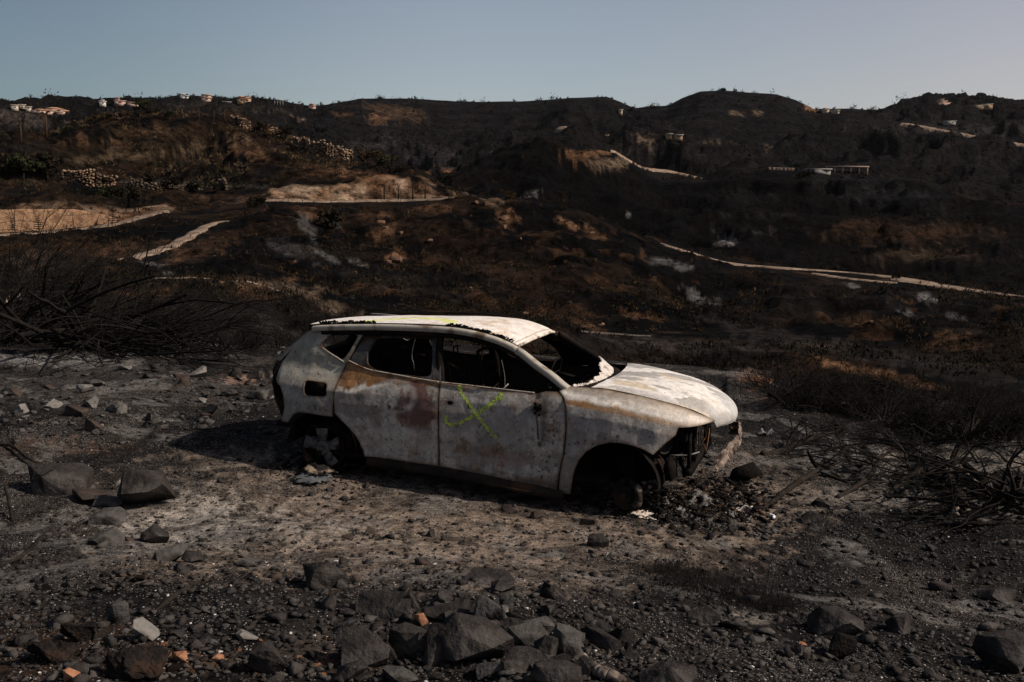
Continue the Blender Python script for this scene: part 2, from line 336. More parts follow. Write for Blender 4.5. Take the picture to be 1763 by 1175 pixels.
# where the dirt tracks run (photo px, px, width factor), width, distance range, lift, kind
TRACKS = [
 ('dirt_road', [(-30,408,1),(60,402,1),(130,397,1),(200,388,1),(245,374,1),(284,364,1)], 4.0, 100, 150, .12),
 ('dirt_track', [(165,462,.9),(215,448,1),(260,438,1),(300,425,1),(330,408,1),(352,390,1),(372,383,.9),(395,382,.5)], 1.5, 60, 135, .12),
 ('dirt_track', [(455,347,1),(520,348,1),(600,348,1),(680,346,1),(745,341,1),(782,342,1)], 3.0, 120, 165, .12),
 ('dirt_road', [(1138,420,.6),(1170,431,.8),(1210,444,.9),(1260,455,1),(1320,463,.8),(1390,465,.7),(1450,468,.8),(1520,473,1.0),(1560,484,1.5),(1600,491,1.6),(1660,500,1.2),(1780,514,1.0)], 3.0, 95, 150, .12),
 ('dirt_track', [(1400,472,.7),(1440,480,.8),(1500,486,.7),(1545,489,.8)], 2.0, 95, 150, .12),
 ('dirt_track', [(1050,251,.8),(1075,258,1.1),(1110,266,.9),(1150,272,.7),(1210,279,.7)], 4.5, 250, 420, .8),
 ('dirt_track', [(962,224,1),(978,228,1),(1000,235,.6),(1060,238,.5)], 6.0, 380, 700, 1.2),
 ('dirt_road', [(1556,217,1.4),(1580,222,1.1),(1620,229,1),(1680,241,1),(1780,255,1)], 8.0, 400, 1000, 1.5),
 ('dirt_track', [(1320,288,1),(1345,291,1),(1368,292,1)], 5.0, 280, 430, .8),
 ('footpath', [(270,480,1),(330,481,1),(400,485,1),(450,492,1),(490,505,1),(540,522,1)], .9, 34, 60, .05),
 ('footpath', [(700,548,.8),(800,560,1),(900,566,1),(1010,572,1),(1120,580,1)], .8, 40, 60, .05)]
def hit0(px, py, dmin, dmax, G):
    r = ray(px, py); a = YAW-math.atan2(r[1], r[0]); s = r[2]/math.hypot(r[0], r[1])
    i = min(max(int(np.searchsorted(AZ, a))-1, 0), nA-2); u = (a-AZ[i])/(AZ[i+1]-AZ[i])
    c_ = G[i]*(1-u)+G[i+1]*u; sl = (c_-CAM[2])/DR; k = np.nonzero((sl >= s) & (DR >= dmin) & (DR <= dmax))[0]
    k = k[0] if len(k) else int(np.argmax(np.where((DR >= dmin) & (DR <= dmax), sl, -9))); d = DR[k]
    return CAM[0]+d*math.cos(YAW-a), CAM[1]+d*math.sin(YAW-a)
def spline(pts, n):
    P = np.array(pts, float); t = np.linspace(0, len(P)-1, n); o = np.zeros((n, P.shape[1]))
    for a, tt in enumerate(t):
        i = min(int(tt), len(P)-2); f = tt-i; p0, p1, p2, p3 = P[max(i-1,0)], P[i], P[i+1], P[min(i+2,len(P)-1)]
        o[a] = .5*((2*p1)+(-p0+p2)*f+(2*p0-5*p1+4*p2-p3)*f*f+(-p0+3*p1-3*p2+p3)*f**3)
    return o
xf, yf = X.ravel(), Y.ravel(); df = dd.ravel()
near_track = np.full(len(xf), 1e3); TPATH = []
for nm, pts, w, d0, d1, lf in TRACKS:
    P = [hit0(p[0], p[1], d0, d1, Z)+(p[2]*w,) for p in pts]; P = np.array(P)
    P[1:-1, :2] = P[1:-1, :2]*.5+(P[:-2, :2]+P[2:, :2])*.25
    S = spline(P, 140); S[:,2] *= np.interp(np.arange(140), [0,9,128,139], [.25,1,1,.25]); TPATH.append(S); mg = 3*w+8; k = np.nonzero((xf > S[:,0].min()-mg) & (xf < S[:,0].max()+mg) & (yf > S[:,1].min()-mg) & (yf < S[:,1].max()+mg) & (df > 30))[0]
    if len(k):
        m_ = np.full(len(k), 1e3)
        for q in S[::2]: m_ = np.minimum(m_, np.hypot(xf[k]-q[0], yf[k]-q[1])/max(q[2], .5))
        near_track[k] = np.minimum(near_track[k], m_)
# relief grows with distance
rel = np.zeros(len(xf)); far_m = df > 14
x_, y_, d_ = xf[far_m], yf[far_m], df[far_m]
rdg = lambda s, o, sd, g=.55: 1-np.abs(fbm2(x_, y_, s, o, sd, g)*2-1)*2
wx = (fbm2(x_, y_, 1/30., 3, 91)-.5)*18; wy = (fbm2(x_, y_, 1/30., 3, 92)-.5)*18
r1 = 1-np.abs(fbm2(x_+wx, y_+wy, 1/24., 5, 31, .55)*2-1)*2
r2 = fbm2(x_, y_, 1/7., 4, 37, .6)-.5
r3 = 1-np.abs(fbm2(x_+wx*2, y_+wy*2, 1/70., 5, 41, .55)*2-1)*2
r4 = fbm2(x_, y_, 1/1.6, 3, 45, .6)-.5
r5 = rdg(1/9., 4, 47, .6)
kd = {k: np.repeat(v, nD)[far_m] for k, v in KD.items()}
edge_d = kd['edge']; away = sst(0, 14, d_-edge_d)
amp_far = sst(110, 500, d_)
flat = np.zeros_like(d_)                                     # keep shelves smooth
for a_, b_ in (('t1', 't2'), ('crest', 'shelf')):
    flat = np.maximum(flat, sst(-4, 0, d_-kd[a_])*(1-sst(0, 3, d_-kd[b_])))
flat = np.maximum(flat*.85, 1-sst(.8, 3.2, near_track[far_m]*np.where(d_ > 240, .55, 1)))
rel[far_m] = away*(1-flat)*((r1-.55)*(1.6+3.2*amp_far)+r2*(1.2+1.6*amp_far)+r4*(.9+2.2*((d_ > kd['shelf']) & (d_ < kd['cut']+1)))+(r5-.5)*1.2*sst(46,70,d_)+(r3-.45)*17*sst(300, 520, d_)+(1-np.abs(fbm2(x_+wx, y_+wy, 1/46., 4, 101, .5)*2-1)*2-.75)*8*sst(170, 215, d_)*(1-sst(300, 340, d_)))
rel[far_m] *= 1-.965*np.exp(-(np.maximum(0, np.abs(d_-kd['skyline'])-40)/110)**2)-.6*np.exp(-((d_-kd['crest2'])/16)**2)*(d_ > 200)-.9*np.exp(-((d_-kd['crest']-4)/13)**2)
# old field terraces follow the contour lines of the far hills
zz = (Z.ravel()+rel)[far_m]; tm = sst(230, 330, d_)*(1-flat)*sst(.38, .55, fbm2(x_, y_, 1/80., 3, 95))*(1-np.exp(-((d_-kd['skyline'])/60)**2))
rel[far_m] += tm*.75*np.sin(2*math.pi*(zz+(fbm2(x_, y_, 1/50., 2, 96)-.5)*3)/5.2)
# rock-cut faces are craggy
Zf = Z.ravel()+rel
P3 = np.stack([xf, yf, Zf], 1)
Zg = Zf.reshape(nA, nD)
def H(x, y):
    """height of the built ground at world x, y"""
    dx, dy = x-CAM[0], y-CAM[1]; d = math.hypot(dx, dy); a = YAW-math.atan2(dy, dx); a = (a+math.pi) % (2*math.pi)-math.pi
    i = min(max(int(np.searchsorted(AZ, a))-1, 0), nA-2); j = min(max(int(np.searchsorted(DR, d))-1, 0), nD-2)
    u = min(max((a-AZ[i])/(AZ[i+1]-AZ[i]), 0), 1); v = min(max((d-DR[j])/(DR[j+1]-DR[j]), 0), 1)
    return float((Zg[i,j]*(1-v)+Zg[i,j+1]*v)*(1-u)+(Zg[i+1,j]*(1-v)+Zg[i+1,j+1]*v)*u)
def hit(px, py, dmin=2.6, dmax=1150):
    """first ground point along the line of sight: used to look up where a thing in the photograph stands"""
    r = ray(px, py); a = YAW-math.atan2(r[1], r[0]); s = r[2]/math.hypot(r[0], r[1])
    i = min(max(int(np.searchsorted(AZ, a))-1, 0), nA-2); u = (a-AZ[i])/(AZ[i+1]-AZ[i])
    col = Zg[i]*(1-u)+Zg[i+1]*u; sl = (col-CAM[2])/DR
    k = np.nonzero((sl >= s) & (DR >= dmin) & (DR <= dmax))[0]
    if not len(k): k = [int(np.argmax(np.where((DR >= max(dmin, 15)) & (DR <= dmax), sl, -9)))]
    k = k[0]; d = DR[k]
    if k > 0 and sl[k] > s > sl[k-1]: d = DR[k-1]+(DR[k]-DR[k-1])*(s-sl[k-1])/(sl[k]-sl[k-1])
    x = CAM[0]+d*math.cos(YAW-a); y = CAM[1]+d*math.sin(YAW-a)
    return Vector((x, y, H(x, y)))

# ---- soil colours
U, Vp, _ = project(P3)
slope = (Zg-CAM[2])/DR[None, :]
vis = (slope >= np.maximum.accumulate(slope, axis=1)-np.where(DR < 22, .05, .005)[None, :]).ravel()
n1 = fbm2(xf, yf, .9, 5, 51); n2 = fbm2(xf, yf, 1/9., 5, 53); n3 = fbm2(xf, yf, 1/40., 5, 57); nA_ = fbm2(xf, yf, 1/3., 5, 59, .6)
fr = sst(22, 45, df)
col = np.tile(np.array([.019, .0178, .0172]), (len(xf), 1))
col = mix(col, (.038, .033, .029), sst(.46, .62, n1)*(1-fr))
# beyond the car: charred slopes, brown where the soil shows through
farc = np.tile(np.array([.0052, .0048, .0047]), (len(xf), 1))
farc = mix(farc, (.023, .0150, .0102), sst(.52, .62, n2)*.9)
farc = mix(farc, (.013, .0125, .0125), sst(.53, .63, n3)*.6)
farc = mix(farc, (.095, .052, .029), sst(.64, .72, nA_)*(1-sst(200, 500, df))*.6)
col = col*(1-fr)[:,None]+farc*fr[:,None]
fk = {k: np.repeat(v, nD) for k, v in KD.items()}; Uq = U
near_hill = sst(150, 190, df)*(1-sst(0, 8, df-fk['crest2']))*sst(760, 830, Uq)*(np.abs(aa.ravel()) < R(60))
farc = mix(farc, (.0042,.0040,.0040), near_hill*.9)
farc = mix(farc, (.0135,.0127,.0130), sst(0, 30, df-fk['crest2'])*.7)  # haze imitated by a greyer ground colour beyond the second crest
left_h = sst(100, 150, df)*(1-sst(0, 8, df-fk['crest2']))*(1-sst(560, 760, Uq))
farc = mix(farc, (.040,.024,.014), left_h*sst(.42,.62,nA_)*.8)
col = col*(1-fr)[:,None]+farc*fr[:,None]
vv = (vis & (np.abs(aa.ravel()) < R(45))).astype(float)
nE = fbm2(xf, yf, 1.1, 4, 61, .6); nF = fbm2(U/16., Vp/8., 1, 4, 63, .6)
def patch(px, py, rx, ry, c, k=1.0, dmin=0, dmax=9999, ang=0, soft=.55, rag=1.35):
    global col
    dx = (U-px); dy = (Vp-py); ca, sa = math.cos(R(ang)), math.sin(R(ang))
    q = np.sqrt(((dx*ca+dy*sa)/rx)**2+((-dx*sa+dy*ca)/ry)**2)
    q = q+(nF-.5)*rag*1.6
    t = (1-sst(1-soft, 1+soft*.4, q))*k*vv*(df >= dmin)*(df <= dmax)
    col = mix(col, c, t)
SAND = (.27, .213, .168); PALE = (.43, .385, .335); ASH = (.27, .262, .255); OR = (.33, .18, .10); TAN = (.34, .245, .17); GRN = (.040, .028, .017)
# pale trodden ground in front of and beside the car
for a in [(560,850,300,60,SAND,.8),(780,900,330,55,SAND,.9),(1000,930,230,38,SAND,.8),(300,880,170,42,PALE,.85),(430,925,260,38,PALE,.8),
          (620,960,300,50,SAND,.7),(900,985,200,40,SAND,.6),(1250,900,120,50,SAND,.6),(1260,850,90,60,SAND,.6),(1180,960,140,40,SAND,.5),(400,790,130,18,SAND,.4),
          (1360,860,90,40,SAND,.35),(330,975,200,30,SAND,.5)]:
    patch(a[0], a[1], a[2], a[3], a[4], a[5], 0, 15)
for a in [(1620,800,170,36,PALE,.55),(1480,860,110,22,PALE,.3),(1700,870,110,26,PALE,.4),(1430,780,70,18,ASH,.5),(60,618,90,9,ASH,.9),(160,625,90,10,ASH,.7),(330,600,60,8,ASH,.35),
          (150,660,250,35,(.10,.09,.085),.5),(420,650,60,10,(.30,.20,.15),.8),(610,1085,50,14,PALE,.7),(560,1120,90,30,(.16,.13,.11),.5),(1270,1060,80,14,PALE,.5),
          (100,1120,200,60,(.075,.045,.03),.7),(330,1140,90,20,OR,.35),(590,1140,60,22,OR,.4),(60,770,140,16,(.16,.10,.07),.5)]:
    patch(a[0], a[1], a[2], a[3], a[4], a[5], 0, 22)
q1 = fbm2(xf, yf, 2.6, 5, 83, .65); q2 = fbm2(xf, yf, .8, 4, 85, .6)
col = mix(col, (.028,.025,.023), sst(.53,.62,q1)*.6*(1-sst(14,18,df))); col = mix(col, (.05,.045,.041), sst(.56,.66,q2)*.45*(1-sst(14,18,df)))
col = mix(col, (.20,.19,.178), sst(.60,.68,fbm2(xf, yf, 1.7, 5, 87, .6))*.55*(1-sst(16,20,df)))
patch(1300,640,26,34,(.20,.095,.05),.9,10,34,-35); patch(1285,640,60,10,(.2,.18,.17),.5,0,34)
# terrace and path beyond
DK = (.05,.042,.038)
for a in [(480,495,90,12,TAN,.55,8),(560,525,60,12,TAN,.45,20),(430,500,50,16,OR,.35,0),(250,500,60,12,OR,.3,0),(700,560,160,14,DK,.8,5),(900,575,200,12,DK,.9,5),(1150,590,200,10,DK,.9,4),
          (1450,600,250,14,DK,.9,10),(1480,640,110,9,OR,.6,14),(1560,652,80,7,OR,.5,14),(1660,640,150,16,DK,.8,10),(1080,600,150,12,DK,.7,4),(620,545,90,9,TAN,.35,10),
          (400,478,120,3,OR,.5,3)]:
    patch(a[0], a[1], a[2], a[3], a[4], a[5], 22, 75, a[6])
# middle slopes
for a in [(560,440,40,6,ASH,.6,25),(620,455,26,5,ASH,.55,20),(530,395,30,10,ASH,.4,60),(575,385,12,5,ASH,.5,30),(500,430,60,12,(.12,.11,.11),.6,20),(265,455,20,5,ASH,.85,10),(290,470,14,4,ASH,.8,0),
          (1220,520,24,7,ASH,.6,10),(1190,505,18,8,ASH,.6,40),(1180,460,22,6,ASH,.7,10),(1140,450,16,5,ASH,.6,0),(1465,490,16,5,ASH,.7,15),(1595,512,20,5,ASH,.75,10),(1560,540,18,4,ASH,.6,20),(1640,545,20,5,ASH,.5,10),
          (980,640,20,5,ASH,.3,0),(680,445,16,14,OR,.8,-40),(665,395,30,10,OR,.5,-30),(870,375,18,18,OR,.55,0),(980,385,24,6,OR,.75,20),(850,345,24,9,TAN,.6,0),(1020,400,30,8,OR,.4,30),(760,360,40,10,OR,.25,10),
          (780,420,120,40,(.035,.022,.015),.7,20),(900,480,120,40,(.03,.019,.014),.7,20),(560,360,60,12,OR,.28,0),(640,372,40,8,OR,.25,0),(350,425,80,20,OR,.16,-20),(150,430,170,18,OR,.2,0),(60,455,90,20,(.07,.052,.045),.6,0),
          (820,510,40,12,OR,.3,30),(690,490,120,14,(.05,.04,.035),.5,10),(1110,545,40,5,OR,.5,10),(1500,555,50,10,OR,.22,0),(1640,590,60,14,OR,.25,0),(1010,560,40,6,OR,.45,20),(940,540,30,6,OR,.3,10),(1400,600,50,6,OR,.2,0)]:
    patch(a[0], a[1], a[2], a[3], a[4], a[5], 46, 131, a[6])
# cut faces above the left road and behind the shelf
kf = {k: np.repeat(v, nD) for k, v in KD.items()}
cutm = sst(-1.5, .5, df-kf['shelf'])*(1-sst(-.5, 2.5, df-kf['cut']))*vv
Cn = fbm2(xf, yf, 1/2.2, 4, 71, .6)
cl = mix(np.tile(np.array([.38,.23,.14]), (len(xf),1)), (.46,.34,.24), sst(.4,.65,Cn)); cl = mix(cl, (.09,.05,.03), 1-sst(.36,.50,Cn)); cl = mix(cl, (.30,.165,.09), sst(.5,.6,fbm2(xf, yf, 1/9., 4, 73, .6))*.7)
wl = sst(.27,.40,fbm2(xf, yf, 1/6., 4, 97, .6))*.9*np.interp(U, [-50,0,130,285,310,330,440,455,780,790,840], [.75,.7,.85,.8,.2,.0,.1,1,1,.25,0])
col = col*(1-(cutm*wl)[:,None])+cl*(cutm*wl)[:,None]
# left mid hills
for a in [(430,262,60,10,OR,.35,20),(570,300,40,10,OR,.2,0),(190,262,180,20,GRN,.5,0),(300,240,120,20,GRN,.45,0),(190,272,110,7,(.17,.12,.075),.7,-6),(330,258,90,5,(.17,.12,.075),.6,-8),(150,245,60,4,OR,.35,0),
          (250,225,90,8,(.10,.06,.035),.5,0),(560,290,60,8,(.12,.07,.04),.5,10),(620,300,50,6,OR,.4,5),(300,316,120,5,(.22,.19,.15),.6,2),(60,345,80,14,(.02,.018,.016),.8,0),(40,300,60,16,(.06,.045,.035),.5,20),
          (380,300,90,22,(.012,.011,.01),.6,0),(550,270,60,12,(.012,.011,.01),.6,0),(410,240,40,5,(.3,.2,.14),.35,12),(430,340,130,4,(.10,.06,.04),.6,0)]:
    patch(a[0], a[1], a[2], a[3], a[4], a[5], 150, 330, a[6])
for a in [(990,268,22,7,OR,.6,5),(1040,285,30,10,TAN,.5,10),(1072,277,10,12,TAN,.5,40),(1035,262,30,5,OR,.6,0),(915,335,18,4,ASH,.5,-20),(1080,370,12,3,ASH,.6,20),(1250,418,22,4,ASH,.6,0),(1255,412,10,3,ASH,.7,0),
          (1300,400,90,4,(.04,.038,.038),.6,0),(1300,370,90,3,(.04,.038,.038),.5,0),(1560,400,160,20,OR,.12,0),(1600,440,120,12,(.09,.06,.04),.5,0),(1500,330,130,20,(.022,.022,.023),.8,10),(1290,340,70,14,(.02,.02,.02),.6,0)]:
    patch(a[0], a[1], a[2], a[3], a[4], a[5], 200, 400, a[6])
# far slopes: terraces follow the contour lines
t = np.abs(((Zf/5.5+fbm2(xf, yf, 1/60., 3, 77)*2.2) % 1)-.5)*2
fm = sst(330, 450, df)*vv
col = mix(col, (.005,.0048,.005), fm*sst(.6,.9,t)*.7)
col = mix(col, (.016,.0155,.0165), fm*(1-sst(.1,.35,t))*.6)
for a in [(680,195,60,14,(.12,.075,.045),.55,10),(650,205,20,10,OR,.4,0),(960,262,160,8,(.05,.047,.046),.5,0),(740,270,90,25,(.05,.047,.046),.5,20),(820,292,14,3,ASH,.7,0),(640,250,60,8,(.05,.045,.043),.5,0),
          (770,296,40,5,OR,.75,0),(720,298,30,4,OR,.5,0),(1280,196,28,4,TAN,.8,0),(1392,187,12,6,OR,.8,20),(1320,252,14,5,TAN,.5,0),(1230,245,40,3,TAN,.25,0),(1100,240,40,4,TAN,.4,0),
          (1650,225,160,8,(.06,.056,.05),.5,0),(510,208,20,3,TAN,.6,-8),(590,197,20,4,OR,.3,0),(430,190,80,6,(.08,.06,.045),.5,0),(350,180,60,6,(.06,.05,.04),.5,0),(40,200,60,10,(.14,.11,.09),.5,0),(60,210,70,5,(.1,.08,.07),.5,0)]:
    patch(a[0], a[1], a[2], a[3], a[4], a[5], 380, 1200, a[6])
ash = (1-sst(18, 30, df))*(.25+.75*sst(.45, .6, n1))
ash = np.where(df < 16, ash+.5*np.exp(-(((U-500)/500)**2+((Vp-910)/90)**2))*vv, ash)
idx = np.arange(nA*nD).reshape(nA, nD)
Fq = np.stack([idx[:-1,:-1], idx[1:,:-1], idx[1:,1:], idx[:-1,1:]], -1).reshape(-1, 4)[:, ::-1]
cen = len(P3); P3c = np.vstack([P3, [[CAM[0], CAM[1], Zg[:,0].mean()]]])
ft = np.stack([idx[:-1,0], np.full(nA-1, cen), idx[1:,0]], -1)[:, ::-1]
ter = mesh_np('ground', P3c, [Fq, ft], col=np.vstack([col, col[:1]]), smooth=True, attrs={'ash': np.append(np.clip(ash, 0, 1.3), 0), 'far': np.append(fr, 0)})
GROUND = ground_material()
tag(add('ground', ter, GROUND), kind='structure')
# ------------------------------------------------------------------ the burnt-out car (x forward, right side at -y)
def Wd(x): return np.interp(x, [-3.5,-3.4,-3.25,-2.9,-2.5,.0,.35,.6,.8,.95], [.60,.70,.79,.86,.895,.90,.87,.80,.66,.5])
def zc(x): return np.interp(x, [-.5,-.42,-.12,.2,.41,.57,.70,.79,.9], [1.085,1.084,1.083,1.045,1.0,.955,.89,.84,.78])
def ins_side(x, z):
    base = np.interp(z, [.1,.25,.4,.6,.80,.90,.96,1.03,1.1,1.25,1.38,1.46,1.52], [.06,.03,.01,0,.004,.022,.044,.075,.11,.18,.25,.32,.40])
    h = np.exp(-((x+2.72)/.42)**2)            # haunch over the rear wheel
    base = base+h*np.interp(z, [.5,.75,.9,1.0,1.12,1.2,1.4], [0,-.012,-.015,.03,.03,.01,0])
    lip = np.exp(-((np.hypot(x+.0, (z-.28)*1.05)-.44)/.07)**2)*(z > .2)*(x > -.6)+np.exp(-((np.hypot(x+2.76, (z-.33)*1.1)-.44)/.07)**2)*(z > .25)*(x > -3.3)*(x < -2.2)
    dr = np.exp(-((z-.43)/.07)**2)*.012*(x > -2.3)*(x < -.42)
    return base-.012*lip+dr
def ins_fend(x, z):
    t = z-zc(x)
    f = np.interp(t, [-.9,-.5,-.22,-.15,-.10,-.055,-.02,0,.05], [.03,.0,.002,.02,.042,.075,.13,.20,.30])
    lip = np.exp(-((np.hypot(x+.0, (z-.28)*1.05)-.44)/.07)**2)*(z > .2)
    w = sst(-.52, -.36, x)
    low = np.interp(z, [.1,.25,.4], [.06,.03,.0])
    return (f+low)*w+ins_side(x, z)*(1-w)-.012*lip*w
def surf_side(P, fend=False, off=0.0, sgn=-1):
    x, z = P[:,0], P[:,1]; i = ins_fend(x, z) if fend else ins_side(x, z)
    y = (Wd(x)-i-off)
    return np.stack([x, sgn*y, z], 1)
def resample(poly, s, closed=True):
    P = [Vector(p).to_2d() for p in poly]; out = []
    n = len(P)
    for i in range(n if closed else n-1):
        a, b = P[i], P[(i+1) % n]; k = max(1, int(round((b-a).length/s)))
        out += [a.lerp(b, j/k) for j in range(k)]
    if not closed: out.append(P[-1])
    return out
def rounded(poly, it=2, keep=.28):
    for _ in range(it):
        q = []
        for i in range(len(poly)):
            a, b = np.array(poly[i], float), np.array(poly[(i+1) % len(poly)], float)
            q += [tuple(a+(b-a)*keep), tuple(b+(a-b)*keep)]
        poly = q
    return poly
def inpoly(pts, poly):
    pts = np.asarray(pts); x, y = pts[:,0], pts[:,1]; P = np.asarray(poly); r = np.zeros(len(pts), bool)
    for i in range(len(P)):
        x1, y1 = P[i]; x2, y2 = P[(i+1) % len(P)]
        if y1 == y2: continue
        c = ((y1 > y) != (y2 > y)) & (x < (x2-x1)*(y-y1)/(y2-y1)+x1); r ^= c
    return r
def dist_edges(pts, loops):
    pts = np.asarray(pts); m = np.full(len(pts), 9.)
    for P in loops:
        P = np.asarray(P)
        for i in range(len(P)):
            a, b = P[i], P[(i+1) % len(P)]; d = b-a; l = d@d+1e-12
            t = np.clip(((pts-a)@d)/l, 0, 1); m = np.minimum(m, np.hypot(*(pts-a-t[:,None]*d).T))
    return m
def tri_region(outline, holes, s):
    loops = [resample(outline, s)]+[resample(h, s) for h in holes]
    V = []; E_ = []
    for lp in loops:
        o = len(V); V += lp; E_ += [(o+i, o+(i+1) % len(lp)) for i in range(len(lp))]
    A = np.array([tuple(v) for v in loops[0]]); mn, mx = A.min(0), A.max(0)
    gx, gy = np.meshgrid(np.arange(mn[0]+s/2, mx[0], s), np.arange(mn[1]+s/2, mx[1], s*.9)); gx[::2] += s/2
    G = np.stack([gx.ravel(), gy.ravel()], 1)
    NL = [np.array([tuple(v) for v in l]) for l in loops]
    k = inpoly(G, NL[0])
    for h in NL[1:]: k &= ~inpoly(G, h)
    G = G[k]; G = G[dist_edges(G, NL) > s*.45]
    V += [Vector(g) for g in G]
    ov, oe, of, _, _, _ = delaunay_2d_cdt(V, E_, [], 0, 1e-6)
    P = np.array([tuple(v) for v in ov]); T = np.array([tuple(f) for f in of if len(f) == 3])
    c = P[T].mean(1); k = inpoly(c, NL[0])
    for h in NL[1:]: k &= ~inpoly(c, h)
    return P, T[k], NL
def shell(V, T, t, outward):
    """gives a sheet thickness t to its inner side"""
    n = np.zeros_like(V); f = np.cross(V[T[:,1]]-V[T[:,0]], V[T[:,2]]-V[T[:,0]])
    if (f.mean(0)@np.array(outward)) < 0: T = T[:, ::-1]; f = -f
    for k in range(3): np.add.at(n, T[:,k], f)
    n /= np.linalg.norm(n, axis=1)[:,None]+1e-12
    m = len(V); V2 = np.vstack([V, V-n*t]); T2 = np.vstack([T, T[:, ::-1]+m])
    e = np.sort(np.vstack([T[:, [0,1]], T[:, [1,2]], T[:, [2,0]]]), 1); eo = np.vstack([T[:, [0,1]], T[:, [1,2]], T[:, [2,0]]])
    _, inv, cnt = np.unique(e, axis=0, return_inverse=True, return_counts=True); b = eo[cnt[inv.ravel()] == 1]
    T3 = np.vstack([np.stack([b[:,1], b[:,0], b[:,0]+m], 1), np.stack([b[:,1], b[:,0]+m, b[:,1]+m], 1)])
    return V2, np.vstack([T2, T3]), m

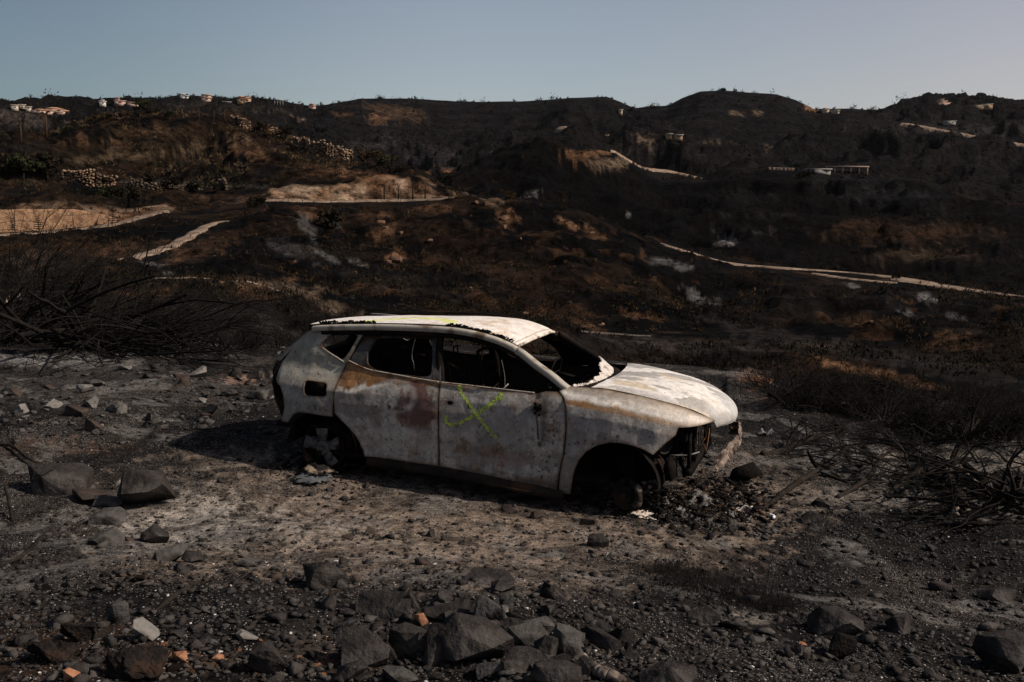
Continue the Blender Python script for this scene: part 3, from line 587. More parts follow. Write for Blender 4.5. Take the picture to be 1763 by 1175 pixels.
GREY1 = np.array([.30,.285,.27]); GREY2 = np.array([.40,.38,.355]); WHITE = np.array([.60,.575,.54]); RUST = np.array([.25,.125,.05]); DBR = np.array([.085,.05,.032]); SOOT = np.array([.03,.027,.025])
def stroke_d(P, pts):
    m = np.full(len(P), 9.); tt = np.zeros(len(P)); pts = np.array(pts)
    for i in range(len(pts)-1):
        a, b = pts[i], pts[i+1]; d = b-a; t = np.clip(((P-a)@d)/(d@d), 0, 1); q = np.hypot(*(P-a-t[:,None]*d).T)
        k = q < m; m = np.where(k, q, m); tt = np.where(k, (i+t)/(len(pts)-1), tt)
    return m, tt
def paint_side(V, part, ed):
    x, z = V[:,0], V[:,2]; P2 = V[:, [0,2]]
    a = fbm3(V, 3.2, 5, 3); b = fbm3(V, 9, 5, 8, .6); c = fbm3(V, 38, 4, 12, .6)
    col = mix(np.tile(GREY1, (len(V),1)), GREY2, sst(.4, .62, a))
    col = mix(col, WHITE*.92, sst(.56, .64, b)*.55)
    col = mix(col, (.26,.25,.25), sst(.55, .7, fbm3(V, 5, 4, 21))*.6)
    w_ = np.abs(fbm3(V, 4.5, 5, 25, .55)-.5); col = mix(col, WHITE*1.05, (1-sst(.0, .012, w_))*.5*sst(.45,.6,a))
    e_ = fbm3(V, 6.5, 6, 27, .62); col = mix(col, (.17,.155,.145), sst(.56,.575,e_)*.55); col = mix(col, (.52,.50,.47), sst(.40,.385,e_)*0+sst(.0,.02,.40-e_)*.45)
    f_ = fbm3(V, 4.2, 6, 33, .66); col = mix(col, (.30,.19,.12), sst(.575,.60,f_)*.55); col = mix(col, (.12,.075,.05), sst(.615,.63,f_)*.6); g_ = fbm3(V, 22, 4, 35, .7); col = mix(col, (.16,.12,.095), sst(.60,.64,g_)*.6)
    st_ = noise3(V*np.array([60,1,3.0]), 29); col = mix(col, (.22,.20,.185), sst(.72,.85,st_)*.35)
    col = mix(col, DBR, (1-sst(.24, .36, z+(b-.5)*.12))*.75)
    if part == 'rear_door':
        belt = np.interp(x, [-2.52,-2.27,-1.9,-1.577], [1.164,1.096,1.065,1.046])
        width = np.interp(x, [-2.62,-2.5,-2.3,-2.0,-1.58], [.33,.24,.14,.075,.045])
        t = (belt-z)/width; r = 1-sst(.82, 1.0, t+(b-.5)*.9+(c-.5)*.5)
        rc = mix(np.tile(RUST, (len(V),1)), DBR, sst(.42, .6, fbm3(V, 14, 4, 5))*.85); rc = mix(rc, (.36,.21,.10), sst(.56,.68,c)*.6)
        edge = np.exp(-((t+(b-.5)*.9-1.02)/.13)**2)*(x < -2.05)
        col = mix(col, WHITE, edge*.8); col = col*(1-r[:,None])+rc*r[:,None]
        q = np.sqrt(((x+1.76)/.20)**2+((z-.82)/.20)**2)+(b-.5)*1.3+(c-.5)*.5; col = mix(col, (.115,.052,.045), (1-sst(.75, 1.15, q))*.85)
        q = np.sqrt(((x+1.72)/.12)**2+((z-.66)/.16)**2)+(b-.5)*1.2; col = mix(col, (.15,.085,.075), (1-sst(.7, 1.2, q))*.6)
        q = np.sqrt(((x+2.15)/.07)**2+((z-.72)/.16)**2)+(b-.5)*1.6; col = mix(col, (.17,.10,.09), (1-sst(.7, 1.2, q))*.5)
        q = np.abs(np.sqrt(((x+2.0)/.20)**2+((z-.90)/.13)**2)-1+(b-.5)*.3); col = mix(col, WHITE, (1-sst(.0, .25, q))*.35)
        q = np.sqrt(((x+1.8)/.5)**2+((z-.52)/.13)**2)+(b-.5)*1.5; col = mix(col, WHITE*.85, (1-sst(.6, 1.1, q))*.45)
    if part == 'front_door':
        belt = np.interp(x, [-1.577,-.94,-.5], [1.046,1.027,1.04])
        t = (belt-z)/.03; col = mix(col, (.30,.19,.13), (1-sst(.5, 1.2, t+(b-.5)))*.6)
        q = np.exp(-((x+.60-.03*(1-z))/.035)**2)*sst(.58,.66,z); col = mix(col, SOOT, q*.75*sst(.3,.6,b+.15))
        q = np.sqrt(((x+.85)/.16)**2+((z-.44)/.08)**2); col = mix(col, (.27,.19,.17), (1-sst(.7, 1.1, q))*.5)
        q = np.exp(-((z-.885)/.012)**2)*(x > -1.2)*(x < -.7); col = mix(col, (.2,.17,.16), q*.5)
    if part == 'fender':
        zr = np.interp(x, [-.45,.0,.53,.8], [.965,.925,.835,.79]); t = z-zr
        wr = .05; r = sst(-.012, .0, t+(c-.5)*.02)*(1-sst(wr*.5, wr*1.1, t+(b-.5)*.06+(c-.5)*.03))*np.interp(x, [-.45,-.38,.35,.6], [.5,1,.7,.25])
        wh = sst(wr*.4, wr, t+(b-.5)*.05)*(1-sst(.07, .10, t+(b-.5)*.05))*np.interp(x,[-.4,0,.8],[.9,.8,.5])
        col = mix(col, (.62,.56,.50), sst(-.005,.02,t)*np.interp(x,[-.4,.3,.7],[0.1,.6,.9])); col = mix(col, (.80,.76,.72), wh*.85)
        rc = mix(np.tile(np.array([.33,.18,.075]), (len(V),1)), DBR*1.6, sst(.5, .66, c)*.7); col = col*(1-r[:,None])+rc*r[:,None]
        tb = sst(.09, .13, t)*np.interp(x,[-.4,.2,.5],[.75,.5,.1]); col = mix(col, (.19,.165,.145), tb)
        col = mix(col, (.60,.50,.38), np.exp(-((z-zc(x)+.006)/.007)**2)*.8)
        col = mix(col, (.29,.285,.29), (1-sst(-.08, -.005, t))*.5)
        col = mix(col, (.20,.13,.085), sst(.38, .5, x)*(1-sst(-.1, .02, t))*sst(.4, .6, b)*.8)
    if part == 'quarter_panel':
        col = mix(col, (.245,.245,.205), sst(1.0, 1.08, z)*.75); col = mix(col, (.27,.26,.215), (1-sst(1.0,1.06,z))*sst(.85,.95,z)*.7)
        q = np.sqrt(((x+2.84)/.07)**2+((z-1.19)/.12)**2); col = mix(col, (.46,.40,.30), np.exp(-((q-1)/.3)**2)*.6)
        col = mix(col, (.56,.52,.44), np.exp(-((z-1.035-(x+2.9)*.05)/.035)**2)*.7*sst(.36,.5,a+.05))
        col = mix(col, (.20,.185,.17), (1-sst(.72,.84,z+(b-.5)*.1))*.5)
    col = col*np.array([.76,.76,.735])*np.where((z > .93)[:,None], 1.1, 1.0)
    col = mix(col, DBR*.6, np.exp(-(ed/.010)**2)*.85)
    col = mix(col, (.20,.14,.09), np.exp(-(ed/.03)**2)*.4*sst(.4,.6,b))
    for hx, hz, hr in PITS.get(part, []):
        q = np.hypot(x-hx, z-hz)/hr; col = mix(col, SOOT, (1-sst(.6, 1.3, q+(c-.5)*.8))*.9)
    return col
_r = random.Random(4)
PITS = {'rear_door': [(-2.03,.80,.02),(-2.16,.80,.014),(-1.97,.80,.01),(-2.46,.94,.012)]+[(_r.uniform(-2.4,-1.6),_r.uniform(.36,.95),_r.uniform(.004,.010)) for _ in range(46)],
        'front_door': [(-1.0,.66,.01),(-.80,.62,.01),(-.55,.72,.012),(-.56,.45,.013),(-.53,.50,.012),(-.62,.60,.02),(-.66,1.00,.03),(-.68,.89,.03),(-.60,.86,.018)]+[(_r.uniform(-1.5,-.5),_r.uniform(.28,.95),_r.uniform(.004,.010)) for _ in range(70)]+[(_r.uniform(-.62,-.45),_r.uniform(.28,.9),_r.uniform(.006,.012)) for _ in range(18)],
        'fender': [(-.38+.5*k/9+_r.uniform(-.02,.02),.70+_r.uniform(-.03,.03)-.1*abs(k-5)/5,_r.uniform(.006,.012)) for k in range(16)]+[(.05,.73,.016)]+[(_r.uniform(-.42,.4),_r.uniform(.3,.9),_r.uniform(.004,.009)) for _ in range(36)],
        'quarter_panel': [(-2.95+.3*k/8+_r.uniform(-.02,.02),.74+_r.uniform(-.025,.02),_r.uniform(.007,.013)) for k in range(9)]+[(_r.uniform(-3.15,-2.6),_r.uniform(.7,1.3),_r.uniform(.003,.007)) for _ in range(25)]}

def car_material():
    m, n, b = mat_base('burnt_car_paint'); L = n.links.new
    tc = N(n, 'ShaderNodeTexCoord'); at = N(n, 'ShaderNodeAttribute', attribute_name='Col')
    n1 = N(n, 'ShaderNodeTexNoise'); n1.inputs['Scale'].default_value = 70; n1.inputs['Detail'].default_value = 6; n1.inputs['Roughness'].default_value = .75
    n2 = N(n, 'ShaderNodeTexNoise'); n2.inputs['Scale'].default_value = 16; n2.inputs['Detail'].default_value = 7; n2.inputs['Roughness'].default_value = .7
    st = N(n, 'ShaderNodeMapping'); st.inputs['Scale'].default_value = (30, 30, 2.0); n3 = N(n, 'ShaderNodeTexNoise'); n3.inputs['Scale'].default_value = 1.0; n3.inputs['Detail'].default_value = 4
    L(tc.outputs['Object'], st.inputs[0]); L(st.outputs[0], n3.inputs['Vector'])
    for x in (n1, n2): L(tc.outputs['Object'], x.inputs['Vector'])
    def mr(x, a, c, lo, hi):
        k = N(n, 'ShaderNodeMapRange'); k.inputs[1].default_value = a; k.inputs[2].default_value = c; k.inputs[3].default_value = lo; k.inputs[4].default_value = hi; L(x, k.inputs[0]); return k.outputs[0]
    def mu(x, y):
        k = N(n, 'ShaderNodeMath', operation='MULTIPLY'); L(x, k.inputs[0]); L(y, k.inputs[1]); return k.outputs[0]
    f = mu(mu(mr(n1.outputs[0], .3, .7, .72, 1.25), mr(n2.outputs[0], .3, .7, .78, 1.2)), mr(n3.outputs[0], .3, .7, .9, 1.08))
    v = N(n, 'ShaderNodeVectorMath', operation='SCALE'); L(at.outputs['Color'], v.inputs[0]); L(f, v.inputs['Scale'])
    vo = N(n, 'ShaderNodeTexVoronoi'); vo.inputs['Scale'].default_value = 34; L(tc.outputs['Object'], vo.inputs['Vector'])
    sp = N(n, 'ShaderNodeSeparateColor'); L(vo.outputs['Color'], sp.inputs[0])
    a1 = N(n, 'ShaderNodeMath', operation='LESS_THAN'); a1.inputs[1].default_value = .17; L(vo.outputs['Distance'], a1.inputs[0])
    a2 = N(n, 'ShaderNodeMath', operation='GREATER_THAN'); a2.inputs[1].default_value = .90; L(sp.outputs[0], a2.inputs[0])
    mx = N(n, 'ShaderNodeMix', data_type='RGBA'); L(mu(a1.outputs[0], a2.outputs[0]), mx.inputs[0]); L(v.outputs[0], mx.inputs[6]); mx.inputs[7].default_value = (.05,.035,.028,1)
    L(mx.outputs[2], b.inputs['Base Color']); L(mr(n2.outputs[0], .3, .7, .5, .8), b.inputs['Roughness']); b.inputs['Specular IOR Level'].default_value = .22
    bm = N(n, 'ShaderNodeBump'); bm.inputs['Strength'].default_value = .5; bm.inputs['Distance'].default_value = .004
    L(n1.outputs[0], bm.inputs['Height']); b2 = N(n, 'ShaderNodeBump'); b2.inputs['Strength'].default_value = .35; b2.inputs['Distance'].default_value = .012
    L(n2.outputs[0], b2.inputs['Height']); L(bm.outputs[0], b2.inputs['Normal']); L(b2.outputs[0], b.inputs['Normal'])
    return m
PAINT = car_material()
SOOTM = noisy('sooty_steel', (.012,.011,.010), (.026,.021,.018), 9, .85, .4, c3=(.045,.028,.018), scale3=5)
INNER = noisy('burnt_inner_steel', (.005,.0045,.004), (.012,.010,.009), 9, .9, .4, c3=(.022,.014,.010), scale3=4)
FRAME = noisy('grey_burnt_frame', (.035,.035,.036), (.07,.07,.069), 14, .75, .3, c3=(.035,.022,.014), scale3=6)
RAILM = noisy('scorched_rail_paint', (.26,.245,.215), (.37,.34,.29), 7, .65, .3, c3=(.13,.10,.07), scale3=6, bdist=.004)
ALLOY = noisy('ashen_alloy', (.09,.088,.086), (.20,.195,.19), 16, .7, .4, c3=(.04,.036,.03), scale3=8)
PALEM = noisy('bleached_metal', (.42,.38,.33), (.62,.57,.51), 12, .7, .5, c3=(.16,.11,.08), scale3=9)
RUSTM = noisy('rusted_steel', (.20,.09,.04), (.33,.18,.09), 14, .85, .5, c3=(.07,.04,.03), scale3=7)
CHAR = noisy('charred_residue', (.005,.0045,.004), (.015,.013,.012), 25, .95, .8)
BEAMM = noisy('scorched_pinkish_steel', (.09,.066,.052), (.24,.195,.165), 14, .8, .8, c3=(.03,.022,.018), scale3=9)
GLASSR = noisy('sooty_laminated_glass', (.50,.46,.42), (.68,.63,.58), 30, .5, .8, c3=(.26,.22,.19), scale3=14)

car = thing('burnt_out_car', 'burnt-out bleached hatchback wreck without tyres or glass on the charred clearing', 'car')
def side_panel(name, outline, holes, s, part, mat=PAINT, parent=car, fend=False, off=0.0, t=.012, paint=True, far=False, label=None):
    P, T, NL = tri_region(outline, holes, s if not far else s*3)
    V = surf_side(P, fend, off, -1); V[:,1] += (fbm3(V, 2.3, 3, 40)-.5)*.034+(fbm3(V, 8, 3, 44)-.5)*.012
    ed = dist_edges(P, NL)
    V2, T2, m = shell(V, T, t, (0,-1,0))
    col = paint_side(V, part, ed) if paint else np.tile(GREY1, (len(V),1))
    col = np.vstack([col, np.tile(SOOT, (m,1))])
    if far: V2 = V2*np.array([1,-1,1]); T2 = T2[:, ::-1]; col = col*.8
    me = mesh_np(name, V2, T2, col=col, smooth=True); me.set_sharp_from_angle(angle=R(50))
    o = add(name, me, mat, parent); 
    if label: o['label'] = label
    return o
arc = lambda cx, cz, r, a0, a1, n, kz=1.0: [(cx+r*math.cos(R(a0+(a1-a0)*i/n)), cz+kz*r*math.sin(R(a0+(a1-a0)*i/n))) for i in range(n+1)]
G_ = .005
QUARTER = [(-2.93,1.462),(-3.06,1.37),(-3.21,1.235),(-3.335,1.113),(-3.345,1.02),(-3.30,.94),(-3.215,.88),(-3.17,.80),(-3.155,.69),(-3.17,.61),(-3.19,.56),(-3.10,.555),(-3.065,.60),(-3.03,.645),(-2.98,.668),(-2.90,.672),(-2.80,.668),(-2.70,.664),(-2.60,.666),(-2.598,.79),(-2.598,.90),(-2.592,.98),(-2.565,1.07),(-2.527,1.164),(-2.47,1.29),(-2.42,1.40),(-2.425,1.438),(-2.6,1.452),(-2.8,1.460)]
QWIN = rounded([(-2.835,1.275),(-2.80,1.35),(-2.735,1.395),(-2.47,1.400),(-2.475,1.36),(-2.565,1.158),(-2.66,1.195)], 2)
FUEL = rounded([(-2.935,.966),(-2.69,.958),(-2.672,.842),(-2.92,.832)], 2, .12)
REARD = [(-2.519,1.163),(-2.556,1.07),(-2.582,.98),(-2.588,.90),(-2.588,.79),(-2.570,.70),(-2.50,.64),(-2.43,.585),(-2.37,.525),(-2.325,.46),(-2.295,.39),(-2.28,.325),(-2.0,.322),(-1.56,.312),(-1.556,.6),(-1.566,.85),(-1.583,1.046),(-1.75,1.056),(-1.95,1.070),(-2.1,1.083),(-2.27,1.098),(-2.38,1.122)]
RWF_OUT = [(-2.515,1.160),(-2.45,1.30),(-2.40,1.425),(-2.1,1.452),(-1.745,1.465),(-1.66,1.463),(-1.620,1.25),(-1.583,1.040),(-1.75,1.050),(-1.95,1.064),(-2.1,1.077),(-2.27,1.092),(-2.38,1.116)]
RWF_IN = rounded([(-2.24,1.108),(-2.335,1.15),(-2.345,1.27),(-2.29,1.385),(-2.10,1.402),(-1.75,1.408),(-1.715,1.30),(-1.675,1.078),(-2.0,1.084)], 2, .13)
FDOOR = [(-1.573,1.045),(-1.552,.8),(-1.546,.31),(-1.25,.268),(-.988,.238),(-.70,.212),(-.468,.19),(-.452,.32),(-.435,.431),(-.408,.55),(-.40,.722),(-.402,.86),(-.415,.944),(-.45,1.01),(-.50,1.048),(-.60,1.045),(-.67,1.022),(-.94,1.026),(-1.25,1.036)]
FENDER = [(-.405,.944),(-.44,1.015),(-.485,1.055),(-.423,1.083),(-.28,1.083),(-.121,1.082),(.05,1.062),(.2,1.044),(.41,.999),(.57,.954),(.70,.889),(.785,.842),(.66,.832),(.53,.828),(.515,.77),(.43,.69),(.345,.60),(.27,.637),(.187,.662),(.08,.678),(-.02,.672),(-.12,.640),(-.21,.580),(-.27,.50),(-.305,.42),(-.33,.33),(-.345,.25),(-.36,.175),(-.455,.185),(-.442,.32),(-.425,.431),(-.398,.55),(-.39,.722),(-.392,.86)]
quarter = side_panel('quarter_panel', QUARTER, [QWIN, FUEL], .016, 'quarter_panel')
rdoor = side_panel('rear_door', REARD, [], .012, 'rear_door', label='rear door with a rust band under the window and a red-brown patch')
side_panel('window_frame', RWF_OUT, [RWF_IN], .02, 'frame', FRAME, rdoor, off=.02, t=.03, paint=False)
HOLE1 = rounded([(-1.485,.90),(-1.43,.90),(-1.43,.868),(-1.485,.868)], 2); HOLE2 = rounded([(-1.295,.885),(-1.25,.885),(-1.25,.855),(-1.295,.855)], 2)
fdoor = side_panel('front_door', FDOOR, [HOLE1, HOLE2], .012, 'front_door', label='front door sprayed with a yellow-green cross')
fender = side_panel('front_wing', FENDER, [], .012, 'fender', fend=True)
# sprayed cross: a thin coat of paint following the door skin
def spray(name, strokes, parent, s=.0045):
    m, n, b = mat_base('yellow_green_spray'); L = n.links.new
    tc = N(n, 'ShaderNodeTexCoord'); no = N(n, 'ShaderNodeTexNoise'); no.inputs['Scale'].default_value = 60; L(tc.outputs['Object'], no.inputs['Vector'])
    cr = N(n, 'ShaderNodeValToRGB'); cr.color_ramp.elements[0].color = (.17,.21,.04,1); cr.color_ramp.elements[1].color = (.42,.55,.07,1); cr.color_ramp.elements[0].position = .35; cr.color_ramp.elements[1].position = .6
    L(no.outputs[0], cr.inputs[0]); L(cr.outputs[0], b.inputs['Base Color']); b.inputs['Roughness'].default_value = .6
    for pts, w, lab in strokes:
        A = np.array(pts); mn, mx = A.min(0)-.06, A.max(0)+.06
        gx, gz = np.meshgrid(np.arange(mn[0], mx[0], s), np.arange(mn[1], mx[1], s)); P = np.stack([gx.ravel(), gz.ravel()], 1)
        d, t = stroke_d(P, pts); V = surf_side(P); V[:,1] += (fbm3(V, 2.3, 3, 40)-.5)*.034+(fbm3(V, 8, 3, 44)-.5)*.012
        ww = w(t)*(1+.5*(fbm3(V, 14, 3, 9)-.5)); rg = np.random.RandomState(3+lab).rand(len(V)); k = rg < 1.12-sst(.55, 1.75, d/ww)*1.12-.35*sst(.8,1,t)*(lab > 0); hole = fbm3(V, 60, 4, 14, .7)
        k &= hole > .41+.06*sst(.5, 1.0, d/(ww+1e-6))
        V[:,1] -= .0025; nx = gx.shape[1]; kk = k.reshape(gx.shape); q = kk[:-1,:-1]
        i, j = np.nonzero(q); F = np.stack([i*nx+j, i*nx+j+1, (i+1)*nx+j+1, (i+1)*nx+j], 1)
        used = np.unique(F); mp = np.zeros(len(V), int); mp[used] = np.arange(len(used))
        add(name, mesh_np(name, V[used], mp[F], smooth=True), m, parent)
    return m
SPR = spray('spray_mark', [
    ([(-1.396,1.022),(-1.337,.944),(-1.252,.857),(-1.156,.754),(-1.075,.665),(-1.025,.624)], lambda t: np.interp(t, [0,.3,.6,1], [.015,.014,.012,.017]), 1),
    ([(-1.487,.766),(-1.482,.715),(-1.455,.690),(-1.382,.700),(-1.254,.776),(-1.124,.867),(-1.05,.93),(-.994,.974)], lambda t: np.interp(t, [0,.2,.5,.8,1], [.011,.016,.012,.015,.022]), 0)], fdoor)
# far side of the body, seen through the windows
for nm, ol, ho, fe in (('quarter_panel', QUARTER, [QWIN], False), ('rear_door', REARD, [], False), ('front_door', FDOOR, [], False), ('front_wing', FENDER, [], True)):
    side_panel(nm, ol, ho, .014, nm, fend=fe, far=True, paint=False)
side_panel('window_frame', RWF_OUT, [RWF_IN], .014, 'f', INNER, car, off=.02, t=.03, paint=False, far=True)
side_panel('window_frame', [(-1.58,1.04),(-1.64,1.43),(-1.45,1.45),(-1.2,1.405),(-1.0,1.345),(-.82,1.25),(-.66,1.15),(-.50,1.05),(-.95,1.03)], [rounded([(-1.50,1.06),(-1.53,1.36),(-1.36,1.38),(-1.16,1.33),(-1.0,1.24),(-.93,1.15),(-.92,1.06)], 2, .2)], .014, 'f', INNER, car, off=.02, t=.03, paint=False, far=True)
# sills
for sg in (-1, 1):
    mb = MB(); mb.tube([(-2.26,sg*.845,.275),(-1.5,sg*.865,.255),(-.42,sg*.865,.165)], [.05,.052,.05], 10); mb.build('sill', SOOTM, car, True)
far_drop = lambda x, y: .05*(1-sst(-1.9, -1.0, x))*np.clip((y+.57)/1.14, 0, 1)
# roof rails running down into the windscreen pillars
def rail_y(x, z): return Wd(x)-ins_side(np.array([x]), np.array([z]))[0]
def sweep(path, w, h, n=14):
    """rounded bar; w across (y), h in height"""
    P = np.array(path, float); V = []; k = len(P)
    T = np.gradient(P, axis=0); T /= np.linalg.norm(T, axis=1)[:,None]
    for i in range(k):
        sidev = np.cross(T[i], [0,0,1.]); sidev /= np.linalg.norm(sidev); u = np.cross(sidev, T[i])
        for j in range(n):
            a = 2*math.pi*j/n; ca, sa = math.cos(a), math.sin(a); e = .62
            V.append(P[i]+sidev*w[i]/2*math.copysign(abs(ca)**e, ca)+u*h[i]/2*math.copysign(abs(sa)**e, sa))
    Q = [[i*n+j, i*n+(j+1) % n, (i+1)*n+(j+1) % n, (i+1)*n+j] for i in range(k-1) for j in range(n)]
    V += [P[0], P[-1]]; m = len(V)
    Tt = [[m-2, (j+1) % n, j] for j in range(n)]+[[m-1, (k-1)*n+j, (k-1)*n+(j+1) % n] for j in range(n)]
    return V, Tt, Q
rp = spline([(-2.96,-.585,1.418),(-2.858,-.60,1.433),(-2.579,-.62,1.457),(-2.16,-.63,1.481),(-1.723,-.63,1.490),(-1.421,-.63,1.480),(-1.146,-.63,1.431),(-.926,-.64,1.353),(-.728,-.67,1.233),(-.587,-.70,1.157),(-.48,-.725,1.088),(-.43,-.735,1.062)], 70)
for sg in (1, -1):
    P = rp*np.array([1, sg, 1])
    if sg < 0: P[:,2] -= far_drop(P[:,0], np.full(70, .6))+.035*(P[:,0] < -.95)
    mb = MB(); mb.put(*sweep(P[:45], np.full(45, .075), np.full(45, .056))); mb.build('roof_rail', RAILM if sg > 0 else SOOTM, car, True)
    mb = MB(); mb.put(*sweep(P[44:], np.linspace(.075, .09, 26), np.linspace(.066, .055, 26))); mb.build('windscreen_pillar', RAILM if sg > 0 else INNER, car, True)
    # black door-frame header under the rail
    mb = MB(); Q = P[6:].copy(); Q[:,2] -= .048; Q[:,1] *= 1.0; mb.put(*sweep(Q, np.full(len(Q), .035), np.full(len(Q), .05), 8)); mb.build('door_frame', INNER, car, True)
    mb = MB(); mb.tube([(-1.60,-sg*.76,.3),(-1.60,-sg*.75,1.0),(-1.66,-sg*.63,1.36),(-1.67,-sg*.57,1.44)], [.05,.045,.035,.035], 8); mb.build('centre_pillar', INNER, car, True)
# roof skin
ROOFS = [(-3.02,.545,1.455,-3.05,1.475),(-2.9,.555,1.468,-2.92,1.492),(-2.7,.57,1.485,-2.7,1.512),(-2.24,.575,1.512,-2.24,1.542),(-1.98,.575,1.522,-1.98,1.554),(-1.72,.575,1.527,-1.72,1.558),(-1.5,.57,1.520,-1.5,1.550),(-1.25,.566,1.487,-1.22,1.515),(-1.05,.56,1.428,-1.0,1.468),(-.97,.558,1.394,-.90,1.440),(-.945,.556,1.383,-.87,1.425)]
def loft(secs, nu, nv, pw=2.2, edge=1.0):
    S = spline(secs, nu); v = np.linspace(-1, 1, nv); V = []
    for (xe, ye, ze, xc, z_c) in S:
        k = 1-np.abs(v)**pw
        V.append(np.stack([xe+(xc-xe)*(1-np.abs(v)**2), v*ye, ze+(z_c-ze)*k], 1))
    V = np.concatenate(V); i = np.arange(nu*nv).reshape(nu, nv)
    T = np.concatenate([np.stack([i[:-1,:-1], i[1:,:-1], i[1:,1:]], -1).reshape(-1,3), np.stack([i[:-1,:-1], i[1:,1:], i[:-1,1:]], -1).reshape(-1,3)])
    return V, T
V, T = loft(ROOFS, 150, 84, 2.0)
V[:,2] -= far_drop(V[:,0], V[:,1])
V[:,2] += (fbm3(V, 3, 4, 60)-.5)*.018*(np.abs(V[:,1]) < .54)
a = fbm3(V*np.array([1,3,1]), 4, 5, 62, .6); b_ = fbm3(V, 9, 5, 65, .6); c_ = fbm3(V, 40, 3, 66, .6)
rc = mix(np.tile(np.array([.68,.65,.605]), (len(V),1)), (.60,.53,.45), sst(.48, .62, a)*.55); rc = mix(rc, (.38,.33,.28), sst(.60, .70, b_)*.55)
rc = mix(rc, (.50,.38,.28), (sst(-1.6, -1.35, V[:,0])*(1-sst(-1.3, -1.1, V[:,0]+V[:,1]*.3))*sst(.47,.58,b_))*.6)
d_, t_ = stroke_d(V[:, :2], [(-2.52,-.50),(-2.35,-.34),(-2.05,-.22),(-1.8,-.25),(-1.65,-.40)]); rc = mix(rc, (.62,.68,.16), (1-sst(.03,.09,d_+(b_-.5)*.10))*.8)
rc = mix(rc, (.30,.2,.13), np.exp(-((V[:,0]-(-.985)-.07*(1-(V[:,1]/.56)**2))/.008)**2)*.7)
V2, T2, m = shell(V, T, .010, (0,0,1)); me = mesh_np('roof', V2, T2, col=np.vstack([rc, np.tile(SOOT, (m,1))]), smooth=True); me.set_sharp_from_angle(angle=R(50))
roof = add('roof', me, PAINT, car); roof['label'] = 'white bleached roof with a faint green streak'
# folded front header of the roof
mb = MB(); mb.tube([(-.945,-.555,1.374),(-.90,-.3,1.408),(-.872,0,1.420),(-.90,.3,1.408),(-.945,.555,1.374)], .014, 8); mb.build('roof_header', PALEM, roof, True)
# charred seal remains in the gutters
rr = random.Random(7)
def crud(x0, x1, sg, n):
    mb = MB()
    for i in range(n):
        x = x0+(x1-x0)*(i+rr.random())/n; ze = np.interp(x, [s_[0] for s_ in ROOFS], [s_[2] for s_ in ROOFS]); ye = np.interp(x, [s_[0] for s_ in ROOFS], [s_[1] for s_ in ROOFS])
        mb.box((x, sg*(ye+.012+rr.uniform(-.02,.01)), ze+rr.uniform(.0,.018)), (rr.uniform(.015,.05), rr.uniform(.01,.022), rr.uniform(.006,.022)), rot=(rr.uniform(-.5,.5), rr.uniform(-.5,.5), rr.uniform(0,3)))
    mb.build('charred_seal', CHAR, roof)
crud(-2.92, -2.32, -1, 42); crud(-1.62, -.99, -1, 46)
for sg in (-1, 1):
    mb = MB(); mb.tube([(s_[0], sg*(s_[1]+.012), s_[2]-.016) for s_ in ROOFS], .014, 6); mb.build('roof_gutter', INNER, roof, True)
# bonnet
BON = [(-.235,.715,1.088,-.15,1.108),(-.12,.705,1.088,-.03,1.112),(.12,.700,1.060,.17,1.102),(.41,.665,1.004,.46,1.062),(.57,.605,.957,.64,1.012),(.68,.54,.905,.78,.957),(.745,.47,.855,.865,.905),(.775,.415,.805,.905,.855),(.785,.375,.768,.915,.805),(.775,.35,.757,.905,.765)]
V, T = loft(BON, 140, 96, 2.6)
V[:,2] += (fbm3(V, 3.4, 3, 70)-.5)*.014*(np.abs(V[:,1]) < .6)+.006*np.exp(-((np.abs(V[:,1])-.40-.05*V[:,0])/.03)**2)
a = fbm3(V*np.array([1,1.6,1]), 2.6, 5, 73, .55); b_ = fbm3(V*np.array([1,1.8,1]), 3.6, 5, 76, .55); c_ = fbm3(V, 14, 5, 79, .6)
bc = np.tile(np.array([.40,.385,.355]), (len(V),1)); bc = mix(bc, (.31,.30,.285), sst(.45,.6,c_)*.5)
bc = mix(bc, (.76,.73,.69), sst(.505,.535,a)); bc = mix(bc, (.54,.455,.33), sst(.54,.58,b_)*(1-sst(.25,.5,V[:,0]))*.85)
bc = mix(bc, (.52,.53,.53), sst(.66,.82,V[:,0])*.7); bc = mix(bc, (.72,.67,.60), np.exp(-(((V[:,0]-.72)/.10)**2+((V[:,1]+.27)/.10)**2))*.9)
bc = mix(bc, (.66,.55,.42), (sst(.955, 1.0, np.abs(V[:,1])/np.interp(V[:,0], [s_[0] for s_ in BON[:7]], [s_[1] for s_ in BON[:7]])))*.8)
bc = bc*.84; bc = mix(bc, (.30,.29,.275), sst(.30,.62,V[:,0])*sst(.47,.6,fbm3(V, 5, 4, 88))*.6)
bc = mix(bc, (.34,.33,.32), sst(.76,.86,np.abs(V[:,1])/.7)*sst(-.1,.1,V[:,0])*(1-sst(.4,.6,V[:,0]))*.7)
V2, T2, m = shell(V, T, .010, (0,0,1)); me = mesh_np('bonnet', V2, T2, col=np.vstack([bc, np.tile(SOOT, (m,1))]), smooth=True); me.set_sharp_from_angle(angle=R(50))
bon = add('bonnet', me, PAINT, car); bon['label'] = 'bonnet with blistered patches of white and cream paint'
